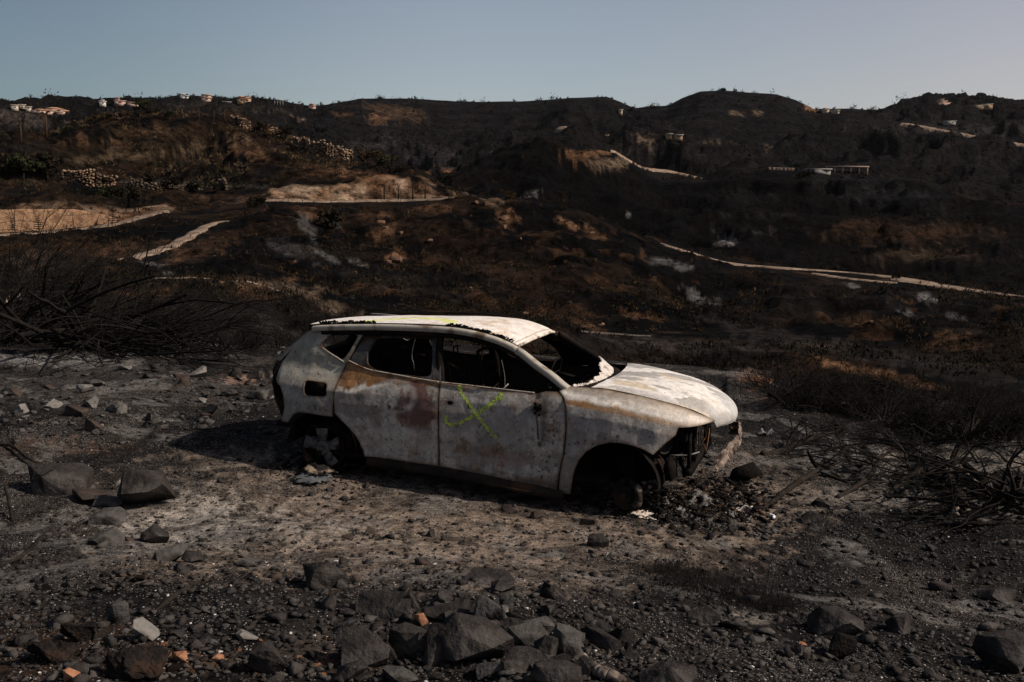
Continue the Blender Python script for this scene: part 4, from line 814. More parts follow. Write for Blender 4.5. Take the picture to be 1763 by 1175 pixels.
# scuttle and what is left of the windscreen
mb = MB(); mb.put(*sweep(spline([(-.44,-.70,1.04),(-.30,-.45,1.045),(-.24,0,1.05),(-.30,.45,1.045),(-.44,.70,1.04)], 24), np.full(24,.12), np.full(24,.035), 8)); mb.build('scuttle', INNER, car, True)
P = spline([(-.40,-.64),(-.33,-.48),(-.275,-.25),(-.25,0),(-.265,.25),(-.33,.50),(-.40,.66)], 90); V = []; nr = 9
for i, (x, y) in enumerate(P):
    t = i/89; hgt = .015+.03*sst(.2,.35,t)+.09*sst(.38,.62,t)*(1-.35*sst(.9,1,t))+rr.uniform(-.008,.012)
    for j in range(nr): f = j/(nr-1); V.append((x-.9*f*hgt+rr.uniform(-.004,.004), y, 1.068+.9*f*hgt*.75+rr.uniform(-.004,.004)))
V = np.array(V); i = np.arange(90*nr).reshape(90, nr); T = np.concatenate([np.stack([i[:-1,:-1], i[1:,:-1], i[1:,1:]], -1).reshape(-1,3), np.stack([i[:-1,:-1], i[1:,1:], i[:-1,1:]], -1).reshape(-1,3)])
V2, T2, m = shell(V, T, .008, (1,0,1)); add('windscreen_remnant', mesh_np('windscreen_remnant', V2, T2), GLASSR, car)
# tailgate: blackened, with its window empty
def frame_xy(x0, tilt): return lambda u, v, w: (x0-w+tilt(v), u, v)
mb = MB(); zt = [.60,.85,1.06,1.12]; 
gate_out = [(-.70,.58),(.70,.58),(.74,.9),(.68,1.10),(.56,1.44),(-.56,1.44),(-.68,1.10),(-.74,.9)]
P, T, NL = tri_region(gate_out, [rounded([(-.58,1.13),(.58,1.13),(.47,1.39),(-.47,1.39)], 2, .15)], .05)
gx = np.interp(P[:,1], [.55,.75,.95,1.08,1.44], [-3.24,-3.31,-3.33,-3.29,-2.96])-.04*(1-(P[:,0]/.75)**2)
V2, T2, m = shell(np.stack([gx, P[:,0], P[:,1]], 1), T, .05, (-1,0,0)); me = mesh_np('tailgate', V2, T2, smooth=True); me.set_sharp_from_angle(angle=R(40)); add('tailgate', me, INNER, car)
for sg in (-1, 1):       # black lamp recess at the corner
    mb = MB(); mb.tube([(-3.31,sg*.66,1.10),(-3.33,sg*.66,1.0),(-3.31,sg*.67,.85),(-3.26,sg*.68,.70),(-3.21,sg*.70,.62)], [.02,.035,.04,.035,.025], 8); mb.build('lamp_recess', INNER, car, True)
# floor, bulkheads, wheel housings
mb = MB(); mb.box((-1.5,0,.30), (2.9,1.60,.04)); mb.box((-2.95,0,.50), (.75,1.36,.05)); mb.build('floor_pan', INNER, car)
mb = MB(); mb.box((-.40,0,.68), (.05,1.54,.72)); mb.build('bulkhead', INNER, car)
for cx, sg in ((0,-1),(0,1),(-2.74,-1),(-2.74,1)):
    mb = MB(); n = 16; zb = .30 if cx == 0 else .36; V = []; r_ = .40 if cx == 0 else .36
    for i in range(n+1):
        a = math.pi*i/n
        for y in (.86,.45): V.append((cx+r_*math.cos(a), sg*y, zb+r_*.92*math.sin(a)))
    mb.put(V, Q=[[2*i,2*i+1,2*i+3,2*i+2] for i in range(n)])
    V = [(cx, sg*.45, zb-.1)]+[(cx+r_*math.cos(math.pi*i/n), sg*.45, zb+r_*.92*math.sin(math.pi*i/n)) for i in range(n+1)]; mb.put(V, [[0,i+1,i+2] for i in range(n)])
    mb.build('wheel_housing', INNER, car)
mb = MB(); mb.box((-2.80,-.78,.90), (.26,.01,.14)); mb.build('fuel_filler_recess', INNER, quarter)
# dashboard beam, steering wheel, seat frames
mb = MB(); mb.tube([(-.62,-.74,.92),(-.60,-.3,.93),(-.60,.3,.93),(-.62,.74,.92)], .03, 8); mb.tube([(-.60,-.05,.93),(-.55,-.05,.4)], .02, 6); mb.tube([(-.60,.5,.93),(-.86,.40,1.0)], .02, 6); mb.box((-.52,0,.80), (.12,1.3,.2)); mb.build('dashboard_frame', INNER, car)
mb = MB(); P = [(-.88+.10*math.sin(a)*.4, .38+.17*math.cos(a), 1.0+.17*math.sin(a)*.9) for a in np.linspace(0, 2*math.pi, 25)]; mb.tube(P, .009, 6, False); mb.tube([(-.88,.21,1.0),(-.88,.55,1.0)], .008, 5); mb.build('steering_wheel', INNER, car, True)
def seat(name, x, y, w=.46, hh=.62, head=True, mat=INNER):
    mb = MB(); b0 = (x, y-w/2, .52); 
    pts = [(x,y-w/2,.52),(x-.10,y-w/2,.80),(x-.17,y-w/2+.02,.52+hh),(x-.18,y-w/2+.06,.52+hh+.05),(x-.18,y+w/2-.06,.52+hh+.05),(x-.17,y+w/2-.02,.52+hh),(x-.10,y+w/2,.80),(x,y+w/2,.52)]
    mb.tube(spline(pts, 40), .016, 6); 
    for k in range(5): z = .60+k*hh/5.4; mb.tube([(x-.03-.22*(z-.52)*1.0, y-w/2+.01, z),(x-.01-.22*(z-.52), y, z-.02),(x-.03-.22*(z-.52), y+w/2-.01, z)], .006, 4)
    if head:
        for s_ in (-.05,.05): mb.tube([(x-.18,y+s_,.52+hh+.04),(x-.19,y+s_,.52+hh+.17)], .007, 5)
        mb.tube([(x-.19,y-.05,.52+hh+.17),(x-.19,y+.05,.52+hh+.17)], .008, 5)
    mb.box((x+.24,y,.46), (.5,w,.06)); mb.tube([(x+.48,y-w/2,.5),(x+.48,y+w/2,.5)], .018, 6); mb.build(name, mat, car)
seat('front_seat_frame', -1.42, -.38); seat('front_seat_frame', -1.42, .38)
seat('rear_bench_frame', -2.36, -.3, .56, .55, False, INNER); seat('rear_bench_frame', -2.36, .32, .56, .55, False)
for bits in ([(-1.22,-.42,.86),(-1.05,-.50,1.02)], [(-1.9,.2,1.05),(-1.80,.15,1.01)], [(-2.15,-.05,1.16),(-2.07,-.02,1.15)], [(-2.05,.05,1.36),(-1.92,.02,1.33)], [(-1.68,.5,1.05),(-1.65,.45,1.30)]):
    mb = MB(); mb.tube(bits, .009 if bits[0][0] < -1.3 else .005, 5); mb.build('bent_trim', RUSTM if bits[0][0] < -1.3 else PALEM, car)
# edge highlights put in as pale tubes along the window lips
def lip(xz, parent, r=.0055, fend=False):
    S = spline(xz, 40); V = surf_side(S, fend, -.004); V[:,2] += .004; mb = MB(); mb.tube(V, r, 6); mb.build('lip_highlight', LIPM, parent, True)
LIPM = noisy('pale_lip_highlight', (.30,.25,.20), (.45,.40,.34), 20, .5, .3, c3=(.16,.08,.04), scale3=9)
lip([(-2.515,1.165),(-2.38,1.122),(-2.27,1.100),(-2.1,1.085),(-1.95,1.073),(-1.75,1.058),(-1.585,1.048)], rdoor)
lip([(-1.57,1.047),(-1.25,1.038),(-.94,1.028),(-.70,1.022)], fdoor)
lip([(-2.80,1.35),(-2.845,1.285),(-2.82,1.255),(-2.66,1.187),(-2.57,1.150)], quarter)
# mirror stump and wiring on the front door
mb = MB(); rr2 = random.Random(3)
for i in range(16): mb.box((-.655+rr2.uniform(-.035,.035), -.868-rr2.uniform(0,.02), 1.00-rr2.uniform(0,.16)), (rr2.uniform(.012,.035),.02,rr2.uniform(.012,.03)), rot=(rr2.uniform(-1,1),rr2.uniform(-1,1),rr2.uniform(-1,1)))
mb.tube([(-.655,-.885,.95),(-.650,-.905,.84),(-.640,-.905,.75),(-.632,-.905,.64)], .005, 5); mb.build('mirror_stump', CHAR, fdoor)
# wheels: alloy rim behind, brake disc and hub in front (the tyres have burnt away)
def wheel(name, cx, cz, sg, y, rad, tilt=0):
    w = thing(name, None, None); w.parent = car; w.location = (cx, sg*y, cz); w.rotation_euler = (tilt, 0, .9)

    return w
SPOKEM = noisy('sooty_alloy', (.045,.044,.042), (.12,.117,.113), 14, .8, .5, c3=(.014,.013,.012), scale3=9)
def make_rim(cx, cz, y, ground, full=True):
    base = MB(); base.lathe([(.215,.0),(.222,.012),(.205,.03),(.19,.09),(.205,.17),(.222,.185)], (0,0,0), 'Y', 40)
    o = base.build('wheel_rim', SOOTM, car, True); o.location = (cx, y, cz)
    sp = MB()
    for k in range(5):
        a = 2*math.pi*k/5+.35
        if k == 3: continue
        ca, sa = math.cos(a), math.sin(a); pa, pb = -sa, ca
        pts = [(.03*ca+.028*pa,.02,.03*sa+.028*pb),(.19*ca+.062*pa,.0,.19*sa+.062*pb),(.19*ca-.062*pa,.0,.19*sa-.062*pb),(.03*ca-.028*pa,.02,.03*sa-.028*pb)]
        q = [(p[0], p[1]+.028, p[2]) for p in pts]; sp.put(pts+q, Q=[[0,1,2,3],[7,6,5,4],[0,4,5,1],[1,5,6,2],[2,6,7,3],[3,7,4,0]])
    sp.lathe([(.0,.008),(.028,.008),(.032,.0),(.06,.0),(.072,.02),(.072,.05)], (0,0,0), 'Y', 20)
    sp.build('wheel_spokes', SPOKEM, o, False)
    return o
make_rim(-2.74, .345, -.845, .12)
o = make_rim(-2.74, .345, .66, .12)
def front_hub(y, sg):
    mb = MB(); mb.lathe([(0,-.02),(.03,-.02),(.03,.0),(.07,.0),(.075,.03),(.135,.032),(.135,.055),(.05,.058)], (0,0,0), 'Y', 32)
    o = mb.build('brake_disc', SOOTM, car, True, sharp=35); o.location = (.10, y, .215); o.rotation_euler = (.12*sg, 0, .35*sg)
    m2 = MB(); m2.tube([(.11,.0,.10),(.145,-.01,.06),(.155,-.01,.0),(.14,.0,-.05),(.10,.0,-.08)], [.02,.034,.03,.036,.018], 9); m2.build('brake_caliper', BEAMM if sg < 0 else SOOTM, o, True)
    m3 = MB(); m3.tube([(0,.05,.05),(-.02,.12,.45)], [.04,.03], 8); m3.tube([(0,.08,0),(0,.5,.03)], .02, 6); m3.build('suspension_strut', INNER, o)
front_hub(-.80, -1); front_hub(.80, 1)
# engine bay: block, radiator frame, headlamp bucket, cross member
mb = MB(); mb.box((.12,.05,.62), (.52,.62,.40), taper=.85); mb.box((.25,-.25,.55), (.30,.25,.28)); mb.box((.02,.1,.86), (.4,.5,.1), taper=.8)
for k in range(4): mb.tube([(.30,-.2+k*.12,.75),(.42,-.2+k*.12,.62),(.42,-.18+k*.11,.45)], .022, 6)
mb.build('engine_block', CHAR, car)
mb = MB()
for y in (-.62,-.36,.36,.62): mb.box((.60,y,.60), (.03,.035,.34))
mb.box((.60,0,.775), (.05,1.24,.03)); mb.box((.60,0,.42), (.06,1.3,.06)); mb.build('radiator_frame', CHAR, car)
mb = MB(); mb.tube([(.455,-.74,.575),(.60,-.62,.562),(.66,-.47,.56)], .007, 5); mb.build('bumper_bracket', ALLOY, car)
mb = MB(); mb.lathe([(.075,.0),(.08,.05),(.055,.09),(.0,.10)], (0,0,0), 'Y', 18); o = mb.build('headlamp_bucket', FRAME, car, True); o.location = (.42,-.74,.655); o.rotation_euler = (0,0,.9)
mb = MB(); mb.box((.52,-.30,.67), (.012,.18,.05), rot=(.5,.2,.3)); mb.build('bent_trim', ALLOY, car)
mb = MB(); mb.tube([(.62,-.34,.76),(.62,-.33,.60)], .006, 4); mb.build('bent_trim', PALEM, car)
# skirt of half-melted plastic and steel under the nose
rh = random.Random(12)
for i in range(15):
    x, y = .30+.33*rh.random(), -.72+1.0*rh.random(); hh = rh.uniform(.12,.34); mb = MB(); mb.box((0,0,-hh/2), (rh.uniform(.015,.05), rh.uniform(.05,.16), hh), rot=(rh.uniform(-.15,.15), rh.uniform(-.2,.2), rh.uniform(-.9,.4)), taper=rh.uniform(.7,1.4)); mb.build('hanging_sheet', CHAR, car, loc=(x, y, .52+.06*rh.random()))
for i in range(9):
    y = -.62+.95*rh.random(); x = .50+.15*rh.random(); mb = MB(); mb.tube([(x,y,.72),(x+rh.uniform(-.04,.05),y+rh.uniform(-.05,.05),.58),(x+rh.uniform(-.05,.08),y+rh.uniform(-.1,.1),.40)], .005, 4); mb.build('hanging_wire', RUSTM if i % 4 == 0 else CHAR, car)
# curved bumper beam
beam = spline([(.79,-.46,.455),(.83,-.38,.48),(.88,-.24,.53),(.915,-.05,.56),(.92,.15,.59),(.88,.38,.60),(.78,.58,.58)], 60); V = []; prof = [(-.0,-.07),(.022,-.06),(.03,-.03),(.006,0),(.03,.03),(.022,.06),(.0,.07)]
tb = np.gradient(beam, axis=0); 
for i, p in enumerate(beam):
    nrm = np.array([tb[i][1], -tb[i][0], 0.]); nrm /= np.linalg.norm(nrm); nrm = nrm if nrm[0] > 0 else -nrm; wv = 1+.12*math.sin(i*.7)+rr.uniform(-.06,.06)
    for u, v in prof: V.append(p+nrm*u+np.array([0,0,v*wv]))
n_ = len(prof); i = np.arange(60*n_).reshape(60, n_); T = np.concatenate([np.stack([i[:-1,:-1], i[1:,:-1], i[1:,1:]], -1).reshape(-1,3), np.stack([i[:-1,:-1], i[1:,1:], i[:-1,1:]], -1).reshape(-1,3)])
hole = rr.sample(range(len(T)), 70); T = np.delete(T, hole, 0)
V2, T2, m = shell(np.array(V), T, .006, (1,0,0)); bme = mesh_np('bumper_beam', V2, T2, smooth=True); bme.set_sharp_from_angle(angle=R(40)); add('bumper_beam', bme, BEAMM, car)['label'] = 'curved pale bumper beam, scorched and holed'
# heap of burnt bits under the nose belongs to the ground
# ------------------------------------------------------------------ dirt tracks and walls on the slopes
DIRT = noisy('pale_dirt_track', (.13,.095,.07), (.25,.19,.145), 1.3, .95, .8, c3=(.10,.07,.05), scale3=.45, bdist=.15)
PATHM = noisy('grey_path', (.06,.05,.043), (.10,.085,.072), 2, .95, .2)
def ribbon(name, S, lift, mat):
    n = len(S); T = np.gradient(S[:, :2], axis=0); T /= np.linalg.norm(T, axis=1)[:,None]+1e-9; V = []; nc = 7; rd = random.Random(n+int(S[0,0]))
    for i in range(n):
        for j in range(nc):
            o = (j/(nc-1)-.5)*S[i,2]*(1+rd.uniform(-.3,.3)+.25*math.sin(i*.37+j*.2)); x, y = S[i,0]-T[i,1]*o, S[i,1]+T[i,0]*o; V.append((x, y, H(x, y)+lift-(lift+.1)*(abs(j-3) == 3)))
    i = np.arange(n*nc).reshape(n, nc); Q = np.stack([i[:-1,:-1], i[1:,:-1], i[1:,1:], i[:-1,1:]], -1).reshape(-1,4)
    return tag(add(name, mesh_np(name, V, Q, smooth=True), mat), kind='structure')
for (nm, pts, w, d0, d1, lf), S in zip(TRACKS, TPATH): ribbon(nm, S, lf, PATHM if nm == 'footpath' and pts[0][0] > 600 else DIRT)
STONE = noisy('ochre_field_stone', (.15,.095,.058), (.27,.18,.12), .9, .95, .6, c3=(.09,.06,.045), scale3=.5)
PALEST = noisy('pale_limestone', (.15,.10,.063), (.26,.18,.12), .8, .95, .5, c3=(.07,.048,.034), scale3=.5)
def rock_hull(rnd, n=15, dims=(1,1,1), rough=.04, cuts=1, box=.5, bev=0):
    bm = bmesh.new()
    for _ in range(n):
        v = Vector((rnd.gauss(0,1), rnd.gauss(0,1), rnd.gauss(0,1))).normalized()
        m_ = max(abs(v.x), abs(v.y), abs(v.z)); v = v*(1-box)+v/m_*box
        bm.verts.new((v.x*dims[0]/2, v.y*dims[1]/2, v.z*dims[2]/2))
    bmesh.ops.convex_hull(bm, input=bm.verts); bmesh.ops.delete(bm, geom=[v for v in bm.verts if not v.link_faces], context='VERTS')
    if bev:
        bmesh.ops.dissolve_limit(bm, angle_limit=R(14), verts=bm.verts, edges=bm.edges)
        bmesh.ops.bevel(bm, geom=bm.edges[:], offset=bev*max(dims), segments=1, affect='EDGES', clamp_overlap=True)
        bmesh.ops.triangulate(bm, faces=bm.faces[:])
    if cuts:
        bmesh.ops.subdivide_edges(bm, edges=bm.edges[:], cuts=cuts, use_grid_fill=True)
        V = np.array([v.co[:] for v in bm.verts]); s = max(dims); sd = rnd.randint(0, 999)
        nz = (fbm3(V, 2.6/s, 3, sd)-.5)*2*rough*s; q9 = fbm3(V, 7/s, 4, sd+9, .6); nz += (q9-.5)*rough*s*1.6; nz -= sst(.52,.60,fbm3(V*np.array([1,1,3.5]), 3/s, 3, sd+4))*rough*s*.5
        for v, k in zip(bm.verts, nz): v.co += v.normal*k if v.normal.length else Vector()
    return bm
def rock_mesh(name, rnd, **k):
    bm = rock_hull(rnd, **k); bmesh.ops.triangulate(bm, faces=bm.faces[:]); me = bpy.data.meshes.new(name); bm.to_mesh(me); bm.free()
    for p in me.polygons: p.use_smooth = True
    me.set_sharp_from_angle(angle=R(33)); return me
def bm_arrays(bm):
    bmesh.ops.triangulate(bm, faces=bm.faces[:]); V = np.array([v.co[:] for v in bm.verts]); bm.verts.index_update()
    return V, np.array([[v.index for v in f.verts] for f in bm.faces])
rs = random.Random(11)
SMALL = []
for k in range(14):
    bm = rock_hull(rs, n=11, dims=(1, rs.uniform(.7,1), rs.uniform(.5,.9)), cuts=0, box=.6); SMALL.append(bm_arrays(bm)); bm.free()
def stone_wall(label, pts, h, dmin, dmax, size, mat=STONE, hs=None):
    """dry stone wall: courses of separate stones against a dark core"""
    P = [hit(p[0], p[1], dmin, dmax) for p in pts]; w = thing('stone_wall', label, 'stone wall', P[0]); o = P[0]
    S = spline([(p.x, p.y) for p in P], 200); L_ = np.concatenate([[0], np.cumsum(np.hypot(*np.diff(S, axis=0).T))]); tot = L_[-1]; mb = MB(); core = MB(); rd = random.Random(len(label))
    prev = None; n = max(4, int(tot/size))
    for i in range(n+1):
        s = tot*i/n; x, y = np.interp(s, L_, S[:,0]), np.interp(s, L_, S[:,1]); f = i/n
        hh = h*(np.interp(f, np.linspace(0,1,len(hs)), hs) if hs else 1); zb = H(x, y)-.4
        if prev: 
            px_, py_, pz, ph = prev; n_ = Vector((y-py_, -(x-px_), 0)).normalized()*.35
            core.put([(px_,py_,pz),(x,y,zb),(x,y,zb+hh*.96),(px_,py_,pz+ph*.96)]+[(px_-n_.x*(1 if (CAM[1]-y)*n_.y > 0 else -1),py_-n_.y*(1 if (CAM[1]-y)*n_.y > 0 else -1),pz+ph*.96),(x-n_.x*(1 if (CAM[1]-y)*n_.y > 0 else -1),y-n_.y*(1 if (CAM[1]-y)*n_.y > 0 else -1),zb+hh*.96)], Q=[[0,1,2,3],[3,2,5,4]])
        prev = (x, y, zb, hh); z = 0
        while z < hh:
            q = size*rd.choice([.45,.6,.8,1.0,1.3])*rd.uniform(.8,1.1); V, T = rd.choice(SMALL); e = np.array(Euler((rd.uniform(-.3,.3), rd.uniform(-.3,.3), rd.uniform(0,6))).to_matrix())
            mb.put((V*np.array([size*rd.uniform(.9,2.0), size*1.1, q*1.5]))@e.T+np.array([x+rd.uniform(-.25,.25)*size, y, zb+z+q/2]), T); z += q
    mb.V = [v-np.array(o) for v in mb.V]; core.V = [v-np.array(o) for v in core.V]
    tag(mb.build('stones', mat, w), kind='stuff'); core.build('wall_core', INNER, w); return w
stone_wall('ochre dry stone terrace wall beside the dark trees on the left hill', [(106,313),(150,316),(198,318)], 3.4, 175, 200, .55, hs=[.9,1,1,.95,.75,.5])
stone_wall('long pale retaining wall of big blocks on the left hill shoulder', [(505,252),(530,257),(560,262),(590,266)], 2.6, 200, 320, .62, PALEST)
stone_wall('short pale stone wall at the right end of the left hill shoulder', [(568,262),(585,268),(606,272)], 2.4, 200, 320, .6, PALEST)
stone_wall('pale stepped stone wall under the burnt trees near the top of the left hill', [(398,214),(415,218),(430,222)], 2.2, 230, 330, .6, PALEST)
stone_wall('broken piece of pale stone wall between the two burnt bushes', [(466,231),(480,234)], 2.0, 230, 330, .6, PALEST)
stone_wall('low grey-brown stone wall behind the row of burnt olive trees', [(225,318),(280,322),(330,325),(390,327)], 1.6, 150, 240, .55, noisy('grey_stone', (.05,.038,.028), (.11,.085,.062), .8, .95, .5), hs=[1,.8,1,.7,1])
# ochre retaining wall behind the left road: rubble set in mortar
def band_wall(label, pts, hts, dmin, dmax, mat):
    P = [hit(p[0], p[1], dmin, dmax) for p in pts]; S = spline([(p.x, p.y) for p in P], 120); V = []; nz = 10
    for i, (x, y) in enumerate(S):
        hh = np.interp(i/119, np.linspace(0,1,len(hts)), hts); zb = H(x, y)-.4
        for j in range(nz): V.append((x+.03*j, y+.05*j, zb+(hh+.4)*j/(nz-1)))
    i = np.arange(120*nz).reshape(120, nz); T = np.concatenate([np.stack([i[:-1,:-1], i[1:,:-1], i[1:,1:]], -1).reshape(-1,3), np.stack([i[:-1,:-1], i[1:,1:], i[:-1,1:]], -1).reshape(-1,3)])
    V2, T2, m = shell(np.array(V), T, .5, (0,-1,0)); return tag(add('retaining_wall', mesh_np('retaining_wall', V2, T2), mat), label, 'retaining wall')
band_wall('long ochre retaining wall of rubble above the dirt road on the far left', [(-40,401),(40,398),(100,394),(160,388),(195,383)], [2.6,2.6,2.5,2.2,1.3,.3], 118, 145, noisy('ochre_rubble', (.16,.09,.052), (.33,.215,.135), 2.6, .95, 1.0, c3=(.15,.085,.05), scale3=1.1, bdist=.25))

# ------------------------------------------------------------------ villas on the skyline
def pmat(nm, c): return noisy(nm, tuple(v*.88 for v in c), c, .6, .9, .05)
WHT, CRM, PNK, OCH, PCH = pmat('white_render', (.52,.50,.48)), pmat('cream_render', (.44,.38,.31)), pmat('pink_render', (.42,.29,.24)), pmat('ochre_render', (.34,.24,.155)), pmat('peach_render', (.44,.32,.26))
TILE = noisy('terracotta_roof_tiles', (.30,.16,.10), (.42,.24,.16), 1.5, .9, .2); WIN = noisy('dark_window', (.02,.022,.026), (.03,.032,.036), 1, .3, 0); GREYR = pmat('grey_concrete', (.30,.29,.27))
def villa(label, px, py, wpx, hpx, mat, dmin, blocks, roof='flat', rmat=None):
    """blocks: (x0, x1, z0, z1) as fractions of width and height of the drawn size"""
    g = hit(px, py, dmin, 1100); d = math.hypot(g.x-CAM[0], g.y-CAM[1]); k = d/FPX; w = wpx*k*.8; h = hpx*k*.8
    a = math.atan2(g.y-CAM[1], g.x-CAM[0]); t = thing('villa', label, 'house', g, (0,0,a-math.pi/2+.12))
    for (x0, x1, z0, z1) in blocks:
        bx, bw, bz, bh = (x0+x1-1)/2*w, (x1-x0)*w, z0*h, (z1-z0)*h; dp = min(max(bw*.7, 5), 11)
        mb = MB(); mb.box((bx, 0, bz+bh/2-.6*(z0 == 0)), (bw, dp, bh+1.2*(z0 == 0))); wl = mb.build('wall', mat, t)
        nw = max(1, int(bw/3.2))
        for q in range(nw):
            ww = bw/nw*.30; xw = bx-bw/2+bw*(q+.5)/nw
            mb = MB(); mb.box((xw, -dp/2-.02, bz+bh*.50), (ww, .12, bh*.34)); mb.build('window', WIN, t)
        rh = min(1.6, h*.25) if roof == 'hip' else .35
        mb = MB(); mb.box((bx, 0, bz+bh+rh/2), (bw+.9, dp+.9, rh), taper=.25 if roof == 'hip' else 1.0); mb.build('roof', rmat or (TILE if roof == 'hip' else mat), t)
    return t
villa('long low villa with tiled roof, lowest of the houses on the far left slope', 88, 196, 66, 11, PCH, 480, [(0,.55,0,.45),(.35,.8,.2,.85),(.62,1,.0,.55)], 'hip')
villa('white-walled low house with a dark carport left of the long tiled villa', 36, 189, 34, 8, CRM, 520, [(0,.35,0,.8),(.4,.7,.1,1),(.72,1,0,.6)])
villa('small white house half behind dark bushes at the left skyline dip', 176, 181, 12, 8, WHT, 600, [(0,1,0,.7),(.3,.7,.7,1)])
villa('pink villa with a square tower beside a small round tree on the left skyline', 206, 180, 20, 11, PNK, 600, [(0,1,0,.55),(.1,.45,.55,1)])
villa('low pale annex just right of the pink tower villa', 228, 181, 20, 5, PCH, 600, [(0,1,0,.7)])
villa('bright white house on the crest of the dark left knoll', 317, 169, 15, 6, WHT, 600, [(0,.55,0,1),(.5,1,0,.55)])
villa('two-storey peach villa with white ground floor on the left skyline', 355, 174, 19, 11, PCH, 600, [(0,1,0,.5),(.1,.95,.5,1)])
villa('ochre villa with stepped tiled roofs right of the dark hedge', 420, 177, 26, 11, OCH, 600, [(0,.6,0,.6),(.4,1,0,.8),(.1,.4,.6,.95)], 'hip')
villa('low cream house under the ochre villa', 388, 180, 30, 5, CRM, 600, [(0,1,0,.7)], rmat=GREYR)
villa('pink-red villa next to the central ridge on the skyline', 537, 187, 14, 8, PNK, 600, [(0,1,0,.6),(.2,.75,.6,1)], 'hip')
villa('tiny cream cube house at the right foot of the central flat-topped ridge', 1068, 196, 7, 7, CRM, 600, [(0,1,0,1)])
villa('ruined ochre building with arches in the middle distance right of the cone hill', 1160, 238, 34, 9, OCH, 380, [(0,.35,0,.8),(.45,1,0,.6)], rmat=GREYR)
villa('cream house with hipped roof on the shoulder of the right flat-topped hill', 1421, 194, 13, 9, CRM, 600, [(0,1,0,.75)], 'hip')
villa('small cream outbuilding right of the hipped-roof house', 1438, 195, 14, 6, CRM, 600, [(0,1,0,.7)])
villa('large stepped villa with a tower on the far right hilltop', 1621, 188, 32, 13, PCH, 700, [(0,1,0,.45),(.2,.75,.4,.75),(.3,.55,.7,1)])
villa('long low villa on the far right hilltop', 1690, 187, 36, 8, OCH, 700, [(0,.6,0,.6),(.5,1,0,.85)], rmat=GREYR)
villa('low grey farm shed in the dark hollow on the far right', 1634, 214, 22, 6, GREYR, 420, [(0,1,0,.8)])
# water tower-like pergola and the open shed
def open_shed(label, px, py, wpx, hpx, dmin, n, mat, name='open_shed'):
    g = hit(px, py, dmin, 1100); d = math.hypot(g.x-CAM[0], g.y-CAM[1]); k = d/FPX; w, h = wpx*k, hpx*k; a = math.atan2(g.y-CAM[1], g.x-CAM[0])
    t = thing(name, label, 'shed', g, (0,0,a-math.pi/2))
    for i in range(n+1):
        for y in (-2, 2): mb = MB(); mb.box((-w/2+w*i/n, y, h/2-.5), (.35,.35,h+1)); mb.build('post', mat, t)
    mb = MB(); mb.box((0,0,h+.15), (w+1, 5.2, .3)); mb.build('roof', mat, t); return t
open_shed('flat-roofed open shed on posts on the plateau right of centre', 1458, 297, 62, 8, 280, 5, PCH)
open_shed('flat-roofed pavilion on posts on the left skyline', 480, 180, 13, 6, 600, 3, GREYR)
villa('long low white building beside the open shed on the plateau', 1408, 297, 46, 6, GREYR, 280, [(0,1,0,.8)])

# ------------------------------------------------------------------ trees and bushes of the slopes
BARK = noisy('charred_bark', (.010,.009,.008), (.028,.022,.018), 12, .9, .6)
def leafmat(nm, a, b): return noisy(nm, a, b, .9, .95, 0)
LEAFD, LEAFB, LEAFG = leafmat('scorched_leaves', (.008,.007,.005), (.020,.016,.009)), leafmat('browned_leaves', (.026,.016,.008), (.055,.034,.017)), leafmat('dull_green_leaves', (.014,.016,.008), (.032,.033,.015))
def crown_mesh(name, rnd, n=420, r=(1,1,1), leaf=.13, lobes=9, cz=0):
    C_ = [np.array([rnd.uniform(-.6,.6), rnd.uniform(-.6,.6), rnd.uniform(-.45,.6)]) for _ in range(lobes)]; R_ = [rnd.uniform(.28,.5) for _ in range(lobes)]; V = []; 
    for i in range(n):
        k = rnd.randrange(lobes); v = np.array([rnd.gauss(0,1) for _ in range(3)]); v /= np.linalg.norm(v); p = C_[k]+v*R_[k]*rnd.uniform(.55,1.05)
        u = np.array([rnd.gauss(0,1) for _ in range(3)]); u /= np.linalg.norm(u); w = np.cross(u, v); w /= np.linalg.norm(w)+1e-9; s = leaf*rnd.uniform(.6,1.4)
        for q in (u*s, -u*s*.6+w*s*.8, -u*s*.6-w*s*.8): V.append((p+q)*np.array(r)+np.array([0,0,cz]))
    return mesh_np(name, V, np.arange(3*n).reshape(-1,3))
rt = random.Random(21)
BUSHM = [crown_mesh('foliage', rt, 600, (1.15,1.15,.85), .11, cz=.62) for _ in range(4)]
CROWNM = [crown_mesh('crown', rt, 800, (1.7,1.7,1.35), .10, cz=1.75) for _ in range(3)]
TALLM = [crown_mesh('crown', rt, 300, (.45,.45,1.8), .10, cz=2.2) for _ in range(2)]
def trunk_mesh(h, r0, r1, forks, rnd, spread=.6):
    mb = MB(); mb.tube([(0,0,-.3),(rnd.uniform(-.05,.05),0,h*.4),(rnd.uniform(-.1,.1),rnd.uniform(-.1,.1),h)], [r0,(r0+r1)/2,r1], 6)
    for k in range(forks):
        a = 6.28*k/forks+rnd.random(); z = h*rnd.uniform(.55,.95); l = h*rnd.uniform(.4,.7); mb.tube([(0,0,z),(math.cos(a)*l*spread*.6,math.sin(a)*l*spread*.6,z+l*.5),(math.cos(a)*l*spread,math.sin(a)*l*spread,z+l)], [r1*.8,r1*.5,r1*.2], 4)
    return mb.mesh('trunk', True)
TRUNKM = [trunk_mesh(2.0, .13, .08, 4, rt) for _ in range(3)]
